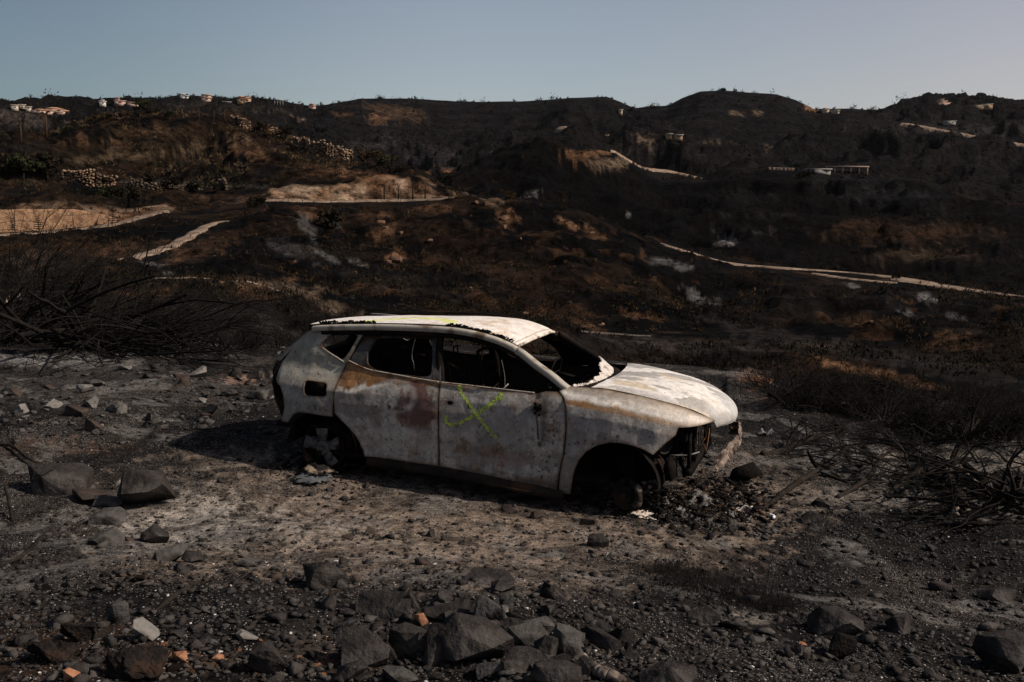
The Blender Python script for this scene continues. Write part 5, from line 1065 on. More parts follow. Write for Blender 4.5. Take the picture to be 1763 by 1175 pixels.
def plant(kind, label, px, py, size, dmin, dmax, mat, group=None, k=0):
    """size: height in photo pixels"""
    g = hit(px, py, dmin, dmax); d = math.hypot(g.x-CAM[0], g.y-CAM[1]); s = size*d/FPX
    if kind == 'bush': t = thing('burnt_bush', label, 'bush', g-Vector((0,0,.1)), (0,0,k*1.3), group, s/1.6); add('foliage', BUSHM[k % 4].copy() if not BUSHM[k % 4].materials else BUSHM[k % 4], None, t); cm = BUSHM[k % 4]
    elif kind == 'tree': t = thing('tree', label, 'tree', g-Vector((0,0,.1)), (0,0,k*1.7), group, s/3.4); cm = CROWNM[k % 3]; add('crown', cm, None, t); add('trunk', TRUNKM[k % 3], BARK, t)
    elif kind == 'cypress': t = thing('burnt_cypress', label, 'tree', g-Vector((0,0,.1)), (0,0,k), group, s/4.2); add('crown', TALLM[k % 2], None, t); add('trunk', TRUNKM[k % 3], BARK, t)
    elif kind == 'palm':
        t = thing('palm_tree', label, 'palm tree', g-Vector((0,0,.1)), (0,0,k), group, s/6.0); mb = MB(); mb.tube([(0,0,-.2),(.1,0,2.5),(-.05,0,4.8)], [.26,.22,.22], 6); mb.build('trunk', BARKB, t); mb = MB()
        for i in range(22):
            a = i*2.4; l = rt.uniform(1.1,1.6); e = rt.uniform(-.9,.9); mb.put([(0,-.05,4.8),(0,.05,4.8),(math.cos(a)*l*.6,math.sin(a)*l*.6+.12,4.8+l*.5*e+.25),(math.cos(a)*l,math.sin(a)*l,4.8+l*e*.8-.25),(math.cos(a)*l*.6,math.sin(a)*l*.6-.12,4.8+l*.5*e+.25)], T=[[0,1,2],[0,2,4],[2,3,4]])
        mb.build('crown', mat, t); return t
    for c in t.children:
        if c.name.startswith(('foliage', 'crown')):
            if not c.data.materials: c.data.materials.append(mat)
            if c.data.materials[0] != mat: c.material_slots[0].link = 'OBJECT'; c.material_slots[0].material = mat
    return t
BARKB = noisy('brown_palm_trunk', (.03,.02,.015), (.06,.04,.028), 3, .9, .3)
bpy.context.view_layer.update()
PL = [('tree','large dull green tree at the far left edge above the terraces',40,312,62,150,260,LEAFG,0),('tree','dark bushy tree left of the ochre terrace wall',82,316,58,150,260,LEAFD,1),('bush','dense dark bush at the left edge of the mid hill',15,300,40,150,260,LEAFD,2),
('tree','big dark bush-like tree above the end of the left dirt road',222,356,52,130,200,LEAFD,3),('bush','greenish bush left of the big dark tree over the road bend',190,340,28,130,200,LEAFG,1),
('bush','round black bush standing alone on the grey slope below the pale cut',556,392,40,70,140,LEAFD,2),('bush','low black bush at the left end of the pale cut face',441,357,26,110,160,LEAFD,3),
('bush','brown burnt bush beside the end of the stone wall on the left shoulder',636,270,30,200,300,LEAFB,1),('bush','greenish bush at the tip of the left shoulder above the pale cut',663,289,28,180,300,LEAFG,0),('bush','dark brown bush right of the greenish one at the shoulder tip',684,300,24,160,300,LEAFD,1),
('tree','dark burnt tree left of the pale broken wall on the left hill',448,232,26,230,330,LEAFD,1),('tree','dark burnt tree right of the pale broken wall on the left hill',492,240,28,230,330,LEAFD,2),('bush','brown bush beneath the pale stepped wall',462,238,16,230,330,LEAFB,0),
('palm','palm with long bare trunk, right one of the pair on the left hill',80,236,42,190,330,LEAFB,2),('palm','palm with long bare trunk, left one of the pair on the left hill',36,246,40,190,330,LEAFB,1),
('palm','dark palm left of three on top of the left hill',342,205,22,240,340,LEAFD,1),('palm','dark palm in the middle of three on top of the left hill',368,207,22,240,340,LEAFD,2),('palm','dark palm right of three on top of the left hill',387,208,24,240,340,LEAFD,3),
('tree','brown-green tree, tallest on the top of the left hill',246,199,30,240,350,LEAFG,2),('bush','dark hedge-like bush next to the tallest hilltop tree',262,199,16,240,350,LEAFD,0),('bush','green shrub on the left hilltop right of the tallest tree',290,199,13,240,350,LEAFG,1),
('bush','pale green shrub on the dark slope under the long tiled villa',116,226,14,260,520,LEAFG,1),
('bush','brown burnt bush on the terrace edge below the far villas',158,208,12,260,330,LEAFB,2),('bush','brown burnt bush right of the one on the terrace edge',184,205,14,260,330,LEAFB,3),('bush','brown burnt bush left of the hilltop tree',214,203,14,260,330,LEAFB,0),
('bush','dark burnt bush in the gully at the foot of the cone hill',770,312,20,170,330,LEAFD,1),('bush','brown bush on the mid crest beside pale rocks',875,341,16,120,160,LEAFB,2),
('bush','dark domed burnt tree on the plateau left of the open shed',1385,308,24,260,420,LEAFD,1),('tree','round dark tree beside the right-hand dirt road',1543,484,20,95,150,LEAFD,2),
('tree','lone bare-looking tree on top of the right flat-topped hill',1245,160,12,600,900,LEAFD,0),('bush','round bush on the skyline dip right of the central ridge',1123,188,7,600,900,LEAFD,1),('tree','small dark tree at the foot of the central ridge, beside the cube house',1087,193,10,600,900,LEAFD,1),
('bush','dark shrubbery left of the small white house',166,182,8,600,1000,LEAFG,1),('bush','dark shrubbery between the white house and the pink tower villa',190,181,8,600,1000,LEAFG,2),('bush','round dark tree right of the pink tower villa',217,180,8,600,1000,LEAFG,3),
('bush','dark round bush on the skyline left of the white house',138,179,5,600,1000,LEAFD,1),('bush','dark round bush on the skyline above the low pale annex',233,179,6,600,1000,LEAFD,2),('bush','dark hedge left of the peach villa',330,172,6,600,1000,LEAFG,0),('bush','dark hedge right of the peach villa',368,176,7,600,1000,LEAFG,1),
('bush','dark green hedge between the peach and the ochre villa',384,173,8,600,1000,LEAFG,2),('bush','dark green hedge right of the ochre villa',447,176,9,600,1000,LEAFG,3),('bush','dark green hedge at the end of the row before the pavilion',460,177,8,600,1000,LEAFG,0),('bush','dark hedge at the left foot of the pink-red villa',527,187,6,600,1000,LEAFD,0)]
for kind, lab, px, py, sz, d0, d1, m_, k in PL: plant(kind, lab, px, py, sz, d0, d1, m_, None, k)
for i, (px, py, sz) in enumerate([(183,322,24),(259,325,30),(298,328,32),(335,330,26),(372,333,22)]):
    plant('tree', ['burnt olive tree at the right end of the ochre terrace wall','burnt olive tree with a clear trunk, second of the row before the low grey wall','burnt olive tree with the widest crown in the row before the low grey wall','burnt olive tree, fourth of the row before the low grey wall','small burnt olive tree, rightmost of the row before the low grey wall'][i], px, py, sz, 140, 240, LEAFD, 'burnt olive trees along the low wall', i)
def bare_tree(label, px, py, size, dmin, dmax, rnd, forks=7, group=None, name='dead_tree'):
    g = hit(px, py, dmin, dmax); d = math.hypot(g.x-CAM[0], g.y-CAM[1]); s = size*d/FPX; t = thing(name, label, 'tree', g-Vector((0,0,.05)), (0,0,rnd.random()*6), group, s/3.0)
    mb = MB(); mb.tube([(0,0,-.2),(.05,0,1.2),(-.03,.03,2.2)], [.13,.10,.06], 6); mb.build('trunk', BARK, t)
    mb = MB()
    for k in range(forks*3):
        a = rnd.random()*6.28; z = rnd.uniform(.9,2.2); l = rnd.uniform(.4,1.0); mb.tube([(0,0,z),(math.cos(a)*l*.4,math.sin(a)*l*.4,z+l*.5),(math.cos(a)*l*.5,math.sin(a)*l*.5,z+l*.9)], [.04,.025,.01], 3, False)
    mb.build('branches', BARK, t); return t
for i, (px, py, sz) in enumerate([(662,345,34),(686,345,32),(711,343,36),(732,342,30)]):
    bare_tree(['dead tree standing furthest left against the pale cut face','slim dead tree, second from the left against the pale cut face','dead tree, third from the left against the pale cut face','dead tree at the right end of the pale cut face'][i], px, py, sz, 130, 160, rt, 4, 'dead trees against the pale cut')
for i, (px, py, sz) in enumerate([(88,402,16),(127,396,20),(168,390,16),(212,383,12),(280,371,10),(455,353,12),(497,352,12),(540,352,10),(570,352,10),(612,352,10),(648,352,9),(690,350,9)]):
    bare_tree(['charred sapling on the left road edge, nearest the left picture edge','charred sapling with a thick foot on the left road edge','charred sapling right of the thick-footed one on the left road edge','small charred sapling before the bend of the left road','charred sapling at the end of the left road','charred sapling at the left end of the track under the pale cut','second charred sapling along the track under the pale cut','third charred sapling along the track under the pale cut','fourth charred sapling along the track under the pale cut','fifth charred sapling along the track under the pale cut','sixth charred sapling along the track under the pale cut','last charred sapling along the track under the pale cut'][i], px, py, sz, 105, 150, rt, 2, 'charred saplings along the roads', 'charred_sapling')
def tiered_tree(label, px, py, size):
    g = hit(px, py, 100, 150); d = math.hypot(g.x-CAM[0], g.y-CAM[1]); s = size*d/FPX; t = thing('conifer_sapling', label, 'tree', g, (0,0,0), 'young conifers by the left road', s/3)
    mb = MB(); mb.tube([(0,0,-.2),(0,0,3)], [.05,.02], 5); mb.build('trunk', BARK, t); mb = MB()
    for k in range(7):
        z = .6+k*.36; l = .95-.12*k
        for j in range(9): a = j*.7+k; mb.tube([(0,0,z),(math.cos(a)*l,math.sin(a)*l,z+.12)], [.05,.02], 3, False); mb.box((math.cos(a)*l*.7,math.sin(a)*l*.7,z+.1), (.5*l,.22,.07), rz=a)
    mb.build('crown', LEAFD, t)
tiered_tree('young tiered conifer against the ochre wall, leftmost', 22, 402, 24); tiered_tree('young tiered conifer against the ochre wall, middle', 67, 401, 27); tiered_tree('young tiered conifer at the right end of the ochre wall', 194, 386, 26)
# scorched scrub covering the slopes: nobody could count it
rsr = np.random.RandomState(5)
def scrub(name, label, n, pxr, dr, mat, size, seed, py_ok=None):
    rnd = random.Random(seed); V = []; F = 0
    for i in range(n):
        px = rnd.uniform(*pxr); a_ = YAW-math.atan2(ray(px, 400)[1], ray(px, 400)[0]); d = math.exp(rnd.uniform(math.log(dr[0]), math.log(dr[1])))
        x = CAM[0]+d*math.cos(YAW-a_); y = CAM[1]+d*math.sin(YAW-a_); de = np.interp(a_, EDGE[:,0], EDGE[:,2]); sh = np.interp(a_, AZ, KD['crest']); s2 = np.interp(a_, AZ, KD['shelf'])
        if d < de+6 or sh-3 < d < s2+2 or any(((S_[::7,0]-x)**2+(S_[::7,1]-y)**2).min() < (S_[0,2]*.6+1)**2 for S_ in TPATH): continue
        if noise2(np.array([x/9.]), np.array([y/9.]), 5)[0] < .42: continue
        z = H(x, y); s = size*math.exp(rnd.gauss(-.1,.5))*(1+d/300); lf = (.028+.00075*d)*rnd.uniform(.8,1.3)
        for k in range(20):
            v = np.array([rnd.gauss(0,.42), rnd.gauss(0,.42), abs(rnd.gauss(0,.45))])*s+np.array([x,y,z]); u = np.array([rnd.gauss(0,.6), rnd.gauss(0,.6), rnd.gauss(0,1.3)]); u *= lf*1.6/np.linalg.norm(u); w = np.array([rnd.gauss(0,1), rnd.gauss(0,1), rnd.gauss(0,1)])*lf*.3
            V += [v+u, v-u*.7+w, v-u*.7-w]
    V = np.array(V); tag(add(name, mesh_np(name, V, np.arange(len(V)).reshape(-1,3)), mat), label, 'scrub', kind='stuff')
scrub('burnt_scrub', 'black burnt scrub covering the slopes behind the car', 5500, (-150,1900), (28,330), LEAFD, .42, 1)
scrub('dry_scrub', 'brown singed scrub scattered over the middle slopes', 1800, (-150,1900), (50,300), LEAFB, .34, 2)
scrub('green_scrub', 'dull green scrub left on the terraced left hill', 200, (-100,420), (190,300), LEAFG, .6, 3)
scrub('distant_scrub', 'dark scrub dotting the far ridges', 3500, (-100,1850), (330,850), LEAFD, .55, 4)
scrub('dry_grass', 'tufts of ochre dry grass on the terraces of the left hill', 650, (60,640), (196,300), noisy('dry_ochre_grass', (.05,.034,.018), (.11,.075,.04), .9, .95, 0), .7, 5)
# rock outcrops on the slope
OROCK = noisy('orange_slope_rock', (.07,.042,.028), (.17,.10,.06), 1.2, .95, .6, c3=(.07,.045,.035), scale3=.8)
ORM = [rock_mesh('rock_outcrop', rs, n=16, dims=(1,.8,.75), cuts=1, rough=.06) for _ in range(6)]
OUT = [(680,448,22,'boulder'),(668,452,12,''),(850,348,20,''),(838,352,14,''),(870,378,16,''),(868,392,14,''),(655,385,16,''),(664,394,12,''),(980,386,14,''),(964,380,10,''),(990,392,12,''),(895,412,10,''),(740,415,10,''),(507,452,9,''),(1020,402,10,''),(690,402,10,''),(820,350,12,''),(700,366,10,''),(1035,560,12,''),(930,545,12,''),(905,540,9,''),(1500,555,8,''),(810,497,8,''),(610,470,9,'')]
for i, (px, py, sz, _) in enumerate(OUT):
    g = hit(px, py, 26, 165); d = math.hypot(g.x-CAM[0], g.y-CAM[1]); s = sz*d/FPX; o = add('rock_outcrop', ORM[i % 6], OROCK, None, g+Vector((0,0,s*.05)), (0,0,i*1.1), (s*1.2, s, s*.9))
    tag(o, 'large rounded orange boulder on the slope above the car roof' if i == 0 else 'orange-brown rock outcrop on the burnt slope behind the car', 'rock', 'rock outcrops on the middle slope')
# ------------------------------------------------------------------ bare burnt shrubs, branches and grass
def grow(rnd, p, d, l, r, depth, out, droop=0.0, wig=.25, split=(2,3)):
    n = 4; pts = [np.array(p)]; dd_ = np.array(d, float)
    for k in range(n):
        dd_ = dd_+np.array([rnd.gauss(0,wig), rnd.gauss(0,wig), rnd.gauss(0,wig)*.8-droop]); dd_ /= np.linalg.norm(dd_); pts.append(pts[-1]+dd_*l/n)
    out.append((np.array(pts), np.linspace(r, r*.55, n+1), depth))
    if depth <= 0: return
    for k in range(rnd.randint(*split)):
        i = rnd.randint(1, n); q = dd_+np.array([rnd.gauss(0,.6), rnd.gauss(0,.6), rnd.gauss(.1,.5)]); q /= np.linalg.norm(q)
        grow(rnd, pts[i], q, l*rnd.uniform(.5,.8), r*.55, depth-1, out, droop, wig, split)
def tubes_mesh(name, segs, n=3, smooth=True):
    mb = MB()
    for P, r, _ in segs: mb.tube(P, r, n, False)
    return mb.mesh(name, smooth)
LAND = [(245,832,'the large dark angular boulder'),(103,820,'the flat-sided slab boulder'),(268,915,'the sharp-edged stone on the pale ground'),(558,980,'the tall faceted boulder'),(840,990,'the raised flat-topped slab'),(1030,928,'the upright dark stone'),
 (822,1090,'the largest broad slab'),(660,1035,'the big rounded boulder of the pile'),(975,1100,'the angular pale-faced rock'),(1040,1100,'the long dark slab'),(705,1095,'the steep-faced boulder'),(1438,1070,'the broad dark boulder'),(1550,1070,'the dark conical stone'),(1738,1125,'the large black boulder at the corner'),
 (1212,1055,'the dark block stone by the burnt grass'),(1240,1000,'the burnt grass'),(250,1080,'the pale rounded stone'),(135,1085,'the reddish clod of earth'),(462,1130,'the pointed stump-like rock'),(162,730,'the brown block stone'),(165,660,'the long pale slab'),(445,680,'the grey boulder at the car tail'),(390,700,'the dark mound stone'),
 (128,705,'the brown slab with a hollow'),(545,820,'the sheets behind the sill'),(20,620,'the white ash at the left edge'),(300,600,'the end of the left brush'),(1320,890,'the white curved piece'),(1650,850,'the thick charred log'),(1470,805,'the black wedge stone'),(1390,830,'the fallen branch by the car nose'),(1100,900,'the front brake disc'),(725,1065,'the round orange clay lump'),
 (1345,680,'the orange bank'),(1500,720,'the fan-shaped shrubs of the thicket'),(1650,740,'the dark dense shrub'),(1740,750,'the right picture edge'),(520,600,'the car tail'),(430,590,'the orange-tinted bank left of the car'),(200,580,'the left brush heap')]
def where(px, py, near=True):
    lx, ly, nm = min(LAND, key=lambda l: (l[0]-px)**2+(1.6*(l[1]-py))**2); dx, dy = px-lx, (py-ly)*1.4
    a = ('right of' if dx > 0 else 'left of'); b = ('in front of' if dy > 0 else 'behind')
    if math.hypot(dx, dy) < 14: return 'close beside '+nm
    return (a if abs(dx) > 2.2*abs(dy) else b if abs(dy) > 2.2*abs(dx) else ('ahead ' if dy > 0 else 'behind ')+a)+' '+nm
rv = random.Random(33)
def shrub_meshes(stems=7, l=.55, r=.012, depth=3, spread=.7, up=1.0):
    out = []
    for k in range(stems):
        a = rv.random()*6.28; d = np.array([math.cos(a)*spread*rv.random(), math.sin(a)*spread*rv.random(), up]); grow(rv, (math.cos(a)*.06, math.sin(a)*.06, -.05), d/np.linalg.norm(d), l*rv.uniform(.7,1.2), r*rv.uniform(.7,1.2), depth, out, 0, .22, (2,4))
    return tubes_mesh('stems', [o for o in out if o[2] >= depth-1], 5), tubes_mesh('twigs', [o for o in out if o[2] < depth-1], 3)
SHR = [shrub_meshes(8, .6, .018, 3, .85) for _ in range(4)]+[shrub_meshes(13, .45, .014, 3, 1.15) for _ in range(3)]
TWIG = noisy('charred_twigs', (.006,.0055,.005), (.016,.014,.012), 20, .9, .3)
TWIGB = noisy('brown_singed_twigs', (.045,.028,.02), (.085,.055,.04), 20, .9, .3)
def shrub(label, px, py, hpx, k, dmin=6, dmax=60, group=None, mat=TWIG, sx=1.0):
    g = hit(px, py, dmin, dmax); d = math.hypot(g.x-CAM[0], g.y-CAM[1]); s = hpx*d/FPX/1.35; t = thing('burnt_shrub', label, 'shrub', g, (0,0,k*1.9), group); t.scale = (s*sx, s*sx, s)
    for me in SHR[k % len(SHR)]:
        o = add(me.name.split('.')[0], me, TWIG, t)
        if mat is not TWIG: o.material_slots[0].link = 'OBJECT'; o.material_slots[0].material = mat
    return t
SH = [('bare burnt shrub standing alone on the slope above the bonnet',1205,625,62,0),('bare burnt shrub left of the lone one, above the far windscreen pillar',1130,612,30,4),
('bare burnt shrub with upright stems just left of the car',385,612,110,1),('bare burnt shrub leaning over the orange bank left of the car',322,605,120,2),('thin bare shrub behind the car tailgate',480,600,75,3),('bare burnt shrub with fanned twigs, second from the car on the left',430,606,95,5),
('low twiggy bare shrub behind the car roof',640,545,40,4),('low twiggy bare shrub above the roof rail',700,548,36,5),('twiggy bare shrub left of the roof, behind the tailgate',560,552,50,6),('small bare bush above the front of the roof',900,556,24,4),
('tall bare stem shrub on the terrace edge above the left shrubs',500,540,60,0),('bare shrub on the grey terrace left of the footpath',395,500,30,6),('bare shrub at the upper end of the left brush pile',250,540,100,3),('leaning bare shrub in the middle of the left brush',180,590,120,1)]
for i, (lab, px, py, h, k) in enumerate(SH): shrub(lab, px, py, h, k, 8, 60)
RS = [('bare burnt shrub nearest the bonnet, beside the orange bank',1345,690,85,0),('fan-shaped bare shrub right of the orange bank',1400,700,90,1),('tall-stemmed bare shrub in the thicket right of the car',1465,715,110,2),('dense twiggy shrub in the middle of the right-hand thicket',1530,735,120,5),('bare shrub with crossing stems in the right-hand thicket',1590,740,110,3),
('dark dense shrub near the right edge of the thicket',1650,755,130,6),('bare shrub at the right picture edge',1730,760,130,4),('small bare shrub at the near foot of the thicket',1440,745,60,6),('low twiggy shrub in front of the dark dense one',1610,765,70,5),('brown singed shrub behind the thicket, upper right',1560,690,70,1),('grey-stemmed shrub at the upper right end of the thicket',1700,700,80,2),('thin bare shrub at the left end of the thicket, lower down the bank',1320,668,55,3),('bare shrub behind the thicket towards the path',1480,680,60,4)]
for i, (lab, px, py, h, k) in enumerate(RS): shrub(lab, px, py, h, k, 8, 30, 'burnt thicket right of the car', TWIGB if 'brown' in lab else TWIG, 1.15)
for i in range(96):
    px = rv.choice([rv.uniform(1340,1780), rv.uniform(120,600)]); right = px > 900
    py = np.interp(px, [1340,1780], [690,765])+rv.uniform(-30,15) if right else rv.uniform(560,606)
    hp = rv.uniform(55,120) if right else rv.uniform(40,85)
    shrub(('tall' if hp > 95 else 'mid-high' if hp > 70 else 'low')+' bare shrub '+where(px, py+15), px, py, hp, rv.randrange(7), 9, 40, 'filler shrubs of the right thicket' if right else 'filler shrubs of the left brush', sx=1.25)
# fallen brush on the left: long arching limbs swept to the right
def brush(label, px, py, dmin, n, length, heading, rise, r, seed, name='fallen_brush', depth=2, fan=.5, mat=TWIG):
    rnd = random.Random(seed); g = hit(px, py, dmin, 40); t = thing(name, label, 'brush pile', g); out = []
    for k in range(n):
        a = heading+rnd.gauss(0, fan); e = rnd.uniform(*rise); d = np.array([math.cos(a)*math.cos(e), math.sin(a)*math.cos(e), math.sin(e)])
        grow(rnd, (rnd.gauss(0,.25), rnd.gauss(0,.35), abs(rnd.gauss(0,.18))), d, length*rnd.uniform(.45,1.1), r*rnd.uniform(.4,1.1), depth, out, .045, .09, (2,4))
    for o in out: o[0][:,2] = np.maximum(o[0][:,2], -.02+.04*rnd.random())
    add('limbs', tubes_mesh('limbs', [o for o in out if o[2] == depth], 6), mat, t); add('twigs', tubes_mesh('twigs', [o for o in out if o[2] < depth], 4), mat, t); return t
brush('big tangled heap of charred branches at the left edge', 60, 590, 12, 48, 2.3, -.05, (.05,1.0), .024, 1, fan=.9)
brush('charred branches sweeping low to the right out of the left heap', 140, 600, 12, 36, 2.1, -.1, (-.02,.5), .022, 2, fan=.6)
brush('flattened charred branches at the right end of the left heap', 230, 610, 12, 22, 1.9, .0, (-.02,.5), .02, 3, fan=.6)
brush('charred branches behind the left heap', 20, 555, 15, 30, 2.6, .1, (.1,1.1), .026, 4, fan=.9)
brush('a few thick charred limbs lying across the left heap', 90, 600, 12, 12, 2.3, -.15, (.05,.5), .055, 7, depth=1, fan=.7)
brush('thick charred limbs rising out of the far left corner of the heap', 10, 590, 12, 9, 2.0, .2, (.1,.8), .05, 8, depth=1, fan=.8)
brush('tangle of thin charred branches on the ash behind the thick log', 1600, 815, 5, 26, .85, 3.0, (-.02,.4), .013, 9, fan=1.2)
brush('tangle of thin charred branches at the right edge below the thicket', 1705, 865, 5, 26, .9, 2.9, (-.02,.35), .014, 10, fan=1.2)
brush('thin charred branches fanned over the pale ash right of the car nose', 1450, 800, 5, 14, .75, 3.1, (-.02,.35), .011, 11, fan=1.3)
def limb(name, label, cat, pts, radii, dmin=3, mat=BARK, seg=40, n=10, knots=.10, seed=0, twigs=0):
    """pts: (px, py, height above ground)"""
    rnd = random.Random(seed); P = []
    for px, py, h in pts:
        # find the ground point whose lifted position appears at px, py
        g = hit(px, py, dmin, 40)
        for _ in range(6):
            u, v, _z = project(np.array([[g.x, g.y, g.z+h]])); g = hit(px-(u[0]-px)*0+ (px-u[0])*.0, py, dmin, 40) if h < .02 else g
            if h >= .02:
                dy = v[0]-py; q = hit(px, min(max(project(np.array([[g.x,g.y,g.z]]))[1][0]-dy, py), 1170), dmin, 40); g = q
        P.append((g.x, g.y, g.z+h))
    S = spline(P, seg); rr_ = np.interp(np.linspace(0,1,seg), np.linspace(0,1,len(radii)), radii); rr_ = rr_*(1+knots*np.array([rnd.uniform(-1,1) for _ in range(seg)])); S += np.array([[rnd.gauss(0,1)*rr_[i]*.10 for _ in range(3)] for i in range(seg)])
    o0 = S[0].copy(); mb = MB(); mb.tube(S-o0, rr_, n); me = mb.mesh(name, True)
    if twigs:
        t = thing(name, label, cat, o0); add('limb', me, mat, t); out = []
        for k in range(twigs):
            i = rnd.randint(seg//4, seg-2); d = S[i+1]-S[i]; d = d/np.linalg.norm(d)+np.array([rnd.gauss(0,.6), rnd.gauss(0,.6), rnd.uniform(0,.6)]); d /= np.linalg.norm(d); grow(rnd, S[i]-o0, d, .35*rnd.uniform(.5,1.4), rr_[i]*.5, 1, out, .02, .15, (1,3))
        add('side_twigs', tubes_mesh('side_twigs', out, 4), mat, t); return t
    o = add(name, me, mat, None, o0); return tag(o, label, cat)
GREYW = noisy('half_burnt_grey_wood', (.03,.026,.023), (.16,.14,.12), 7, .9, .6, c3=(.02,.018,.016), scale3=4)
PALEW = noisy('barkless_pale_wood', (.16,.13,.10), (.34,.29,.24), 8, .9, .5, c3=(.05,.04,.035), scale3=5)
limb('bent_branch', 'upright crooked branch rising from the left brush heap', 'branch', [(38,508,.0),(40,500,.15),(37,478,.3),(47,462,.5),(55,445,.7),(60,428,.85)], [.05,.045,.035,.03,.02,.012], 13, twigs=3, seed=5)
limb('tree_stump', 'pale ash-grey split stump at the left edge', 'stump', [(32,520,0),(33,512,.12),(34,500,.25)], [.10,.075,.05], 13, PALEW, 14, 9, .3, 6)
limb('tree_stump', 'smaller pale split stump at the very left edge', 'stump', [(12,521,0),(13,512,.1),(15,503,.2)], [.07,.05,.03], 13, PALEW, 14, 8, .3, 7)
limb('branch', 'long charred branch lying in an arc right of the car nose', 'branch', [(1312,784,.0),(1345,778,.03),(1370,765,.12),(1405,752,.2),(1440,742,.28)], [.035,.045,.035,.025,.012], 5, seed=8, twigs=6)
limb('branch', 'grey fallen branch pointing from the clearing towards the car nose', 'branch', [(1312,878,.0),(1345,852,.02),(1375,830,.03),(1405,810,.04),(1425,800,.08)], [.012,.026,.03,.026,.012], 5, BARK, seed=9, twigs=3)
limb('branch', 'charred forked branch curling across the ash right of centre', 'branch', [(1388,775,.25),(1400,797,.10),(1425,818,.02),(1460,832,.0)], [.012,.022,.028,.02], 5, seed=10, twigs=4)
limb('branch', 'curved pale-topped branch in front of the thicket', 'branch', [(1440,858,.0),(1475,838,.02),(1500,815,.08),(1512,790,.18),(1535,776,.22)], [.022,.03,.026,.02,.01], 5, BARK, seed=11, twigs=4)
limb('burnt_log', 'thick charred log lying towards the camera in front of the thicket', 'log', [(1595,790,.05),(1615,805,.06),(1635,830,.05),(1652,858,.03),(1655,885,.02)], [.062,.055,.055,.048,.03], 5, BARK, 40, 12, .18, 12)
limb('branch', 'pale barkless branch end at the foot of the thick log', 'branch', [(1642,890,.0),(1652,878,.02),(1660,862,.08)], [.03,.05,.03], 5, PALEW, 20, 9, .3, 14)
limb('branch', 'long thin branch lying flat at the right edge', 'branch', [(1545,912,.0),(1610,905,.0),(1680,903,.02),(1770,900,.02)], [.015,.025,.022,.018], 5, seed=15, twigs=4)
limb('branch', 'dark branch slanting to the right edge behind the log', 'branch', [(1660,800,.05),(1700,830,.06),(1770,862,.05)], [.034,.038,.03], 5, seed=16, twigs=5)
limb('branch', 'thin branch lying behind the thick log', 'branch', [(1600,835,.04),(1660,845,.05),(1770,880,.04)], [.014,.02,.018], 5, seed=17, twigs=4)
limb('branch', 'thick twisted charred limb crossing the ash left of the log', 'branch', [(1535,845,.0),(1560,825,.08),(1590,812,.15),(1622,818,.10),(1650,840,.02)], [.02,.045,.05,.045,.025], 5, seed=31, twigs=4)
limb('branch', 'thick forked charred limb at the right edge over the pale ash', 'branch', [(1690,880,.0),(1715,862,.08),(1740,850,.16),(1775,845,.2)], [.03,.05,.045,.03], 5, seed=32, twigs=5)
limb('branch', 'crooked charred limb rising behind the thick log', 'branch', [(1640,800,.0),(1650,770,.12),(1672,748,.25),(1700,735,.36)], [.045,.04,.032,.015], 6, seed=33, twigs=5)
limb('branch', 'branch with pale bark at the lower right edge', 'branch', [(1700,938,.0),(1735,935,.01),(1775,938,.0)], [.01,.02,.02], 4, GREYW, seed=18)
limb('branch', 'thin black twig slanting in from the left edge', 'branch', [(-10,765,.0),(20,768,.04),(50,790,.05),(75,800,.02)], [.014,.016,.014,.008], 4, seed=19, twigs=3)
limb('branch', 'thin black twig bent upright at the left edge', 'branch', [(22,898,.0),(16,860,.12),(12,835,.18),(30,812,.22)], [.014,.012,.010,.008], 4, seed=20, twigs=2)
limb('branch', 'curved thin branch on the dark soil at the lower left', 'branch', [(-10,975,.0),(30,962,.02),(58,940,.03),(80,915,.03)], [.010,.012,.011,.006], 3.5, seed=21)
limb('branch', 'charred stick lying in the dark soil left of centre', 'branch', [(268,1052,.0),(300,1030,.01),(345,1000,.02)], [.008,.014,.006], 3, BARK, seed=22)
limb('branch', 'pale half-burnt stick at the bottom, right of the rock pile', 'branch', [(1005,1130,.0),(1020,1150,.02),(1050,1165,.02),(1075,1172,.0)], [.012,.022,.022,.012], 2.8, PALEW, seed=23)
# burnt grass tuft
def grass(name, label, pts, n, h, seed):
    rnd = random.Random(seed); V = []
    for i in range(n):
        px, py, sx, sy = rnd.choice(pts); g = hit(px+rnd.gauss(0,sx), py+rnd.gauss(0,sy), 3, 20); a = rnd.random()*6.28; l = h*rnd.uniform(.4,1.2); w = .0022
        e = rnd.uniform(.2,1.3); d = np.array([math.cos(a)*math.cos(e), math.sin(a)*math.cos(e), math.sin(e)]); s = np.array([-math.sin(a), math.cos(a), 0])*w; p = np.array(g); m_ = p+d*l*.55; q = m_+(d+np.array([0,0,-.7]))*l*.4
        V += [p-s, p+s, m_, m_-s*.6, m_+s*.6, q]
    V = np.array(V); i = np.arange(n)[:,None]*6; F = np.concatenate([i+np.array([[0,1,2]]), i+np.array([[3,4,5]])]); tag(add(name, mesh_np(name, V, F), CHAR), label, 'grass', kind='stuff')
grass('burnt_grass', 'matted black burnt grass on the clearing right of centre', [(1150,985,28,9),(1180,1000,35,10),(1240,1015,40,10),(1290,1030,30,9),(1335,1045,18,7)], 5200, .11, 1)
grass('singed_grass', 'sparse singed stalks around the edges of the clearing', [(300,620,160,8),(420,640,60,8),(1400,740,120,14),(1650,780,100,18),(60,640,80,10)], 1800, .12, 2)

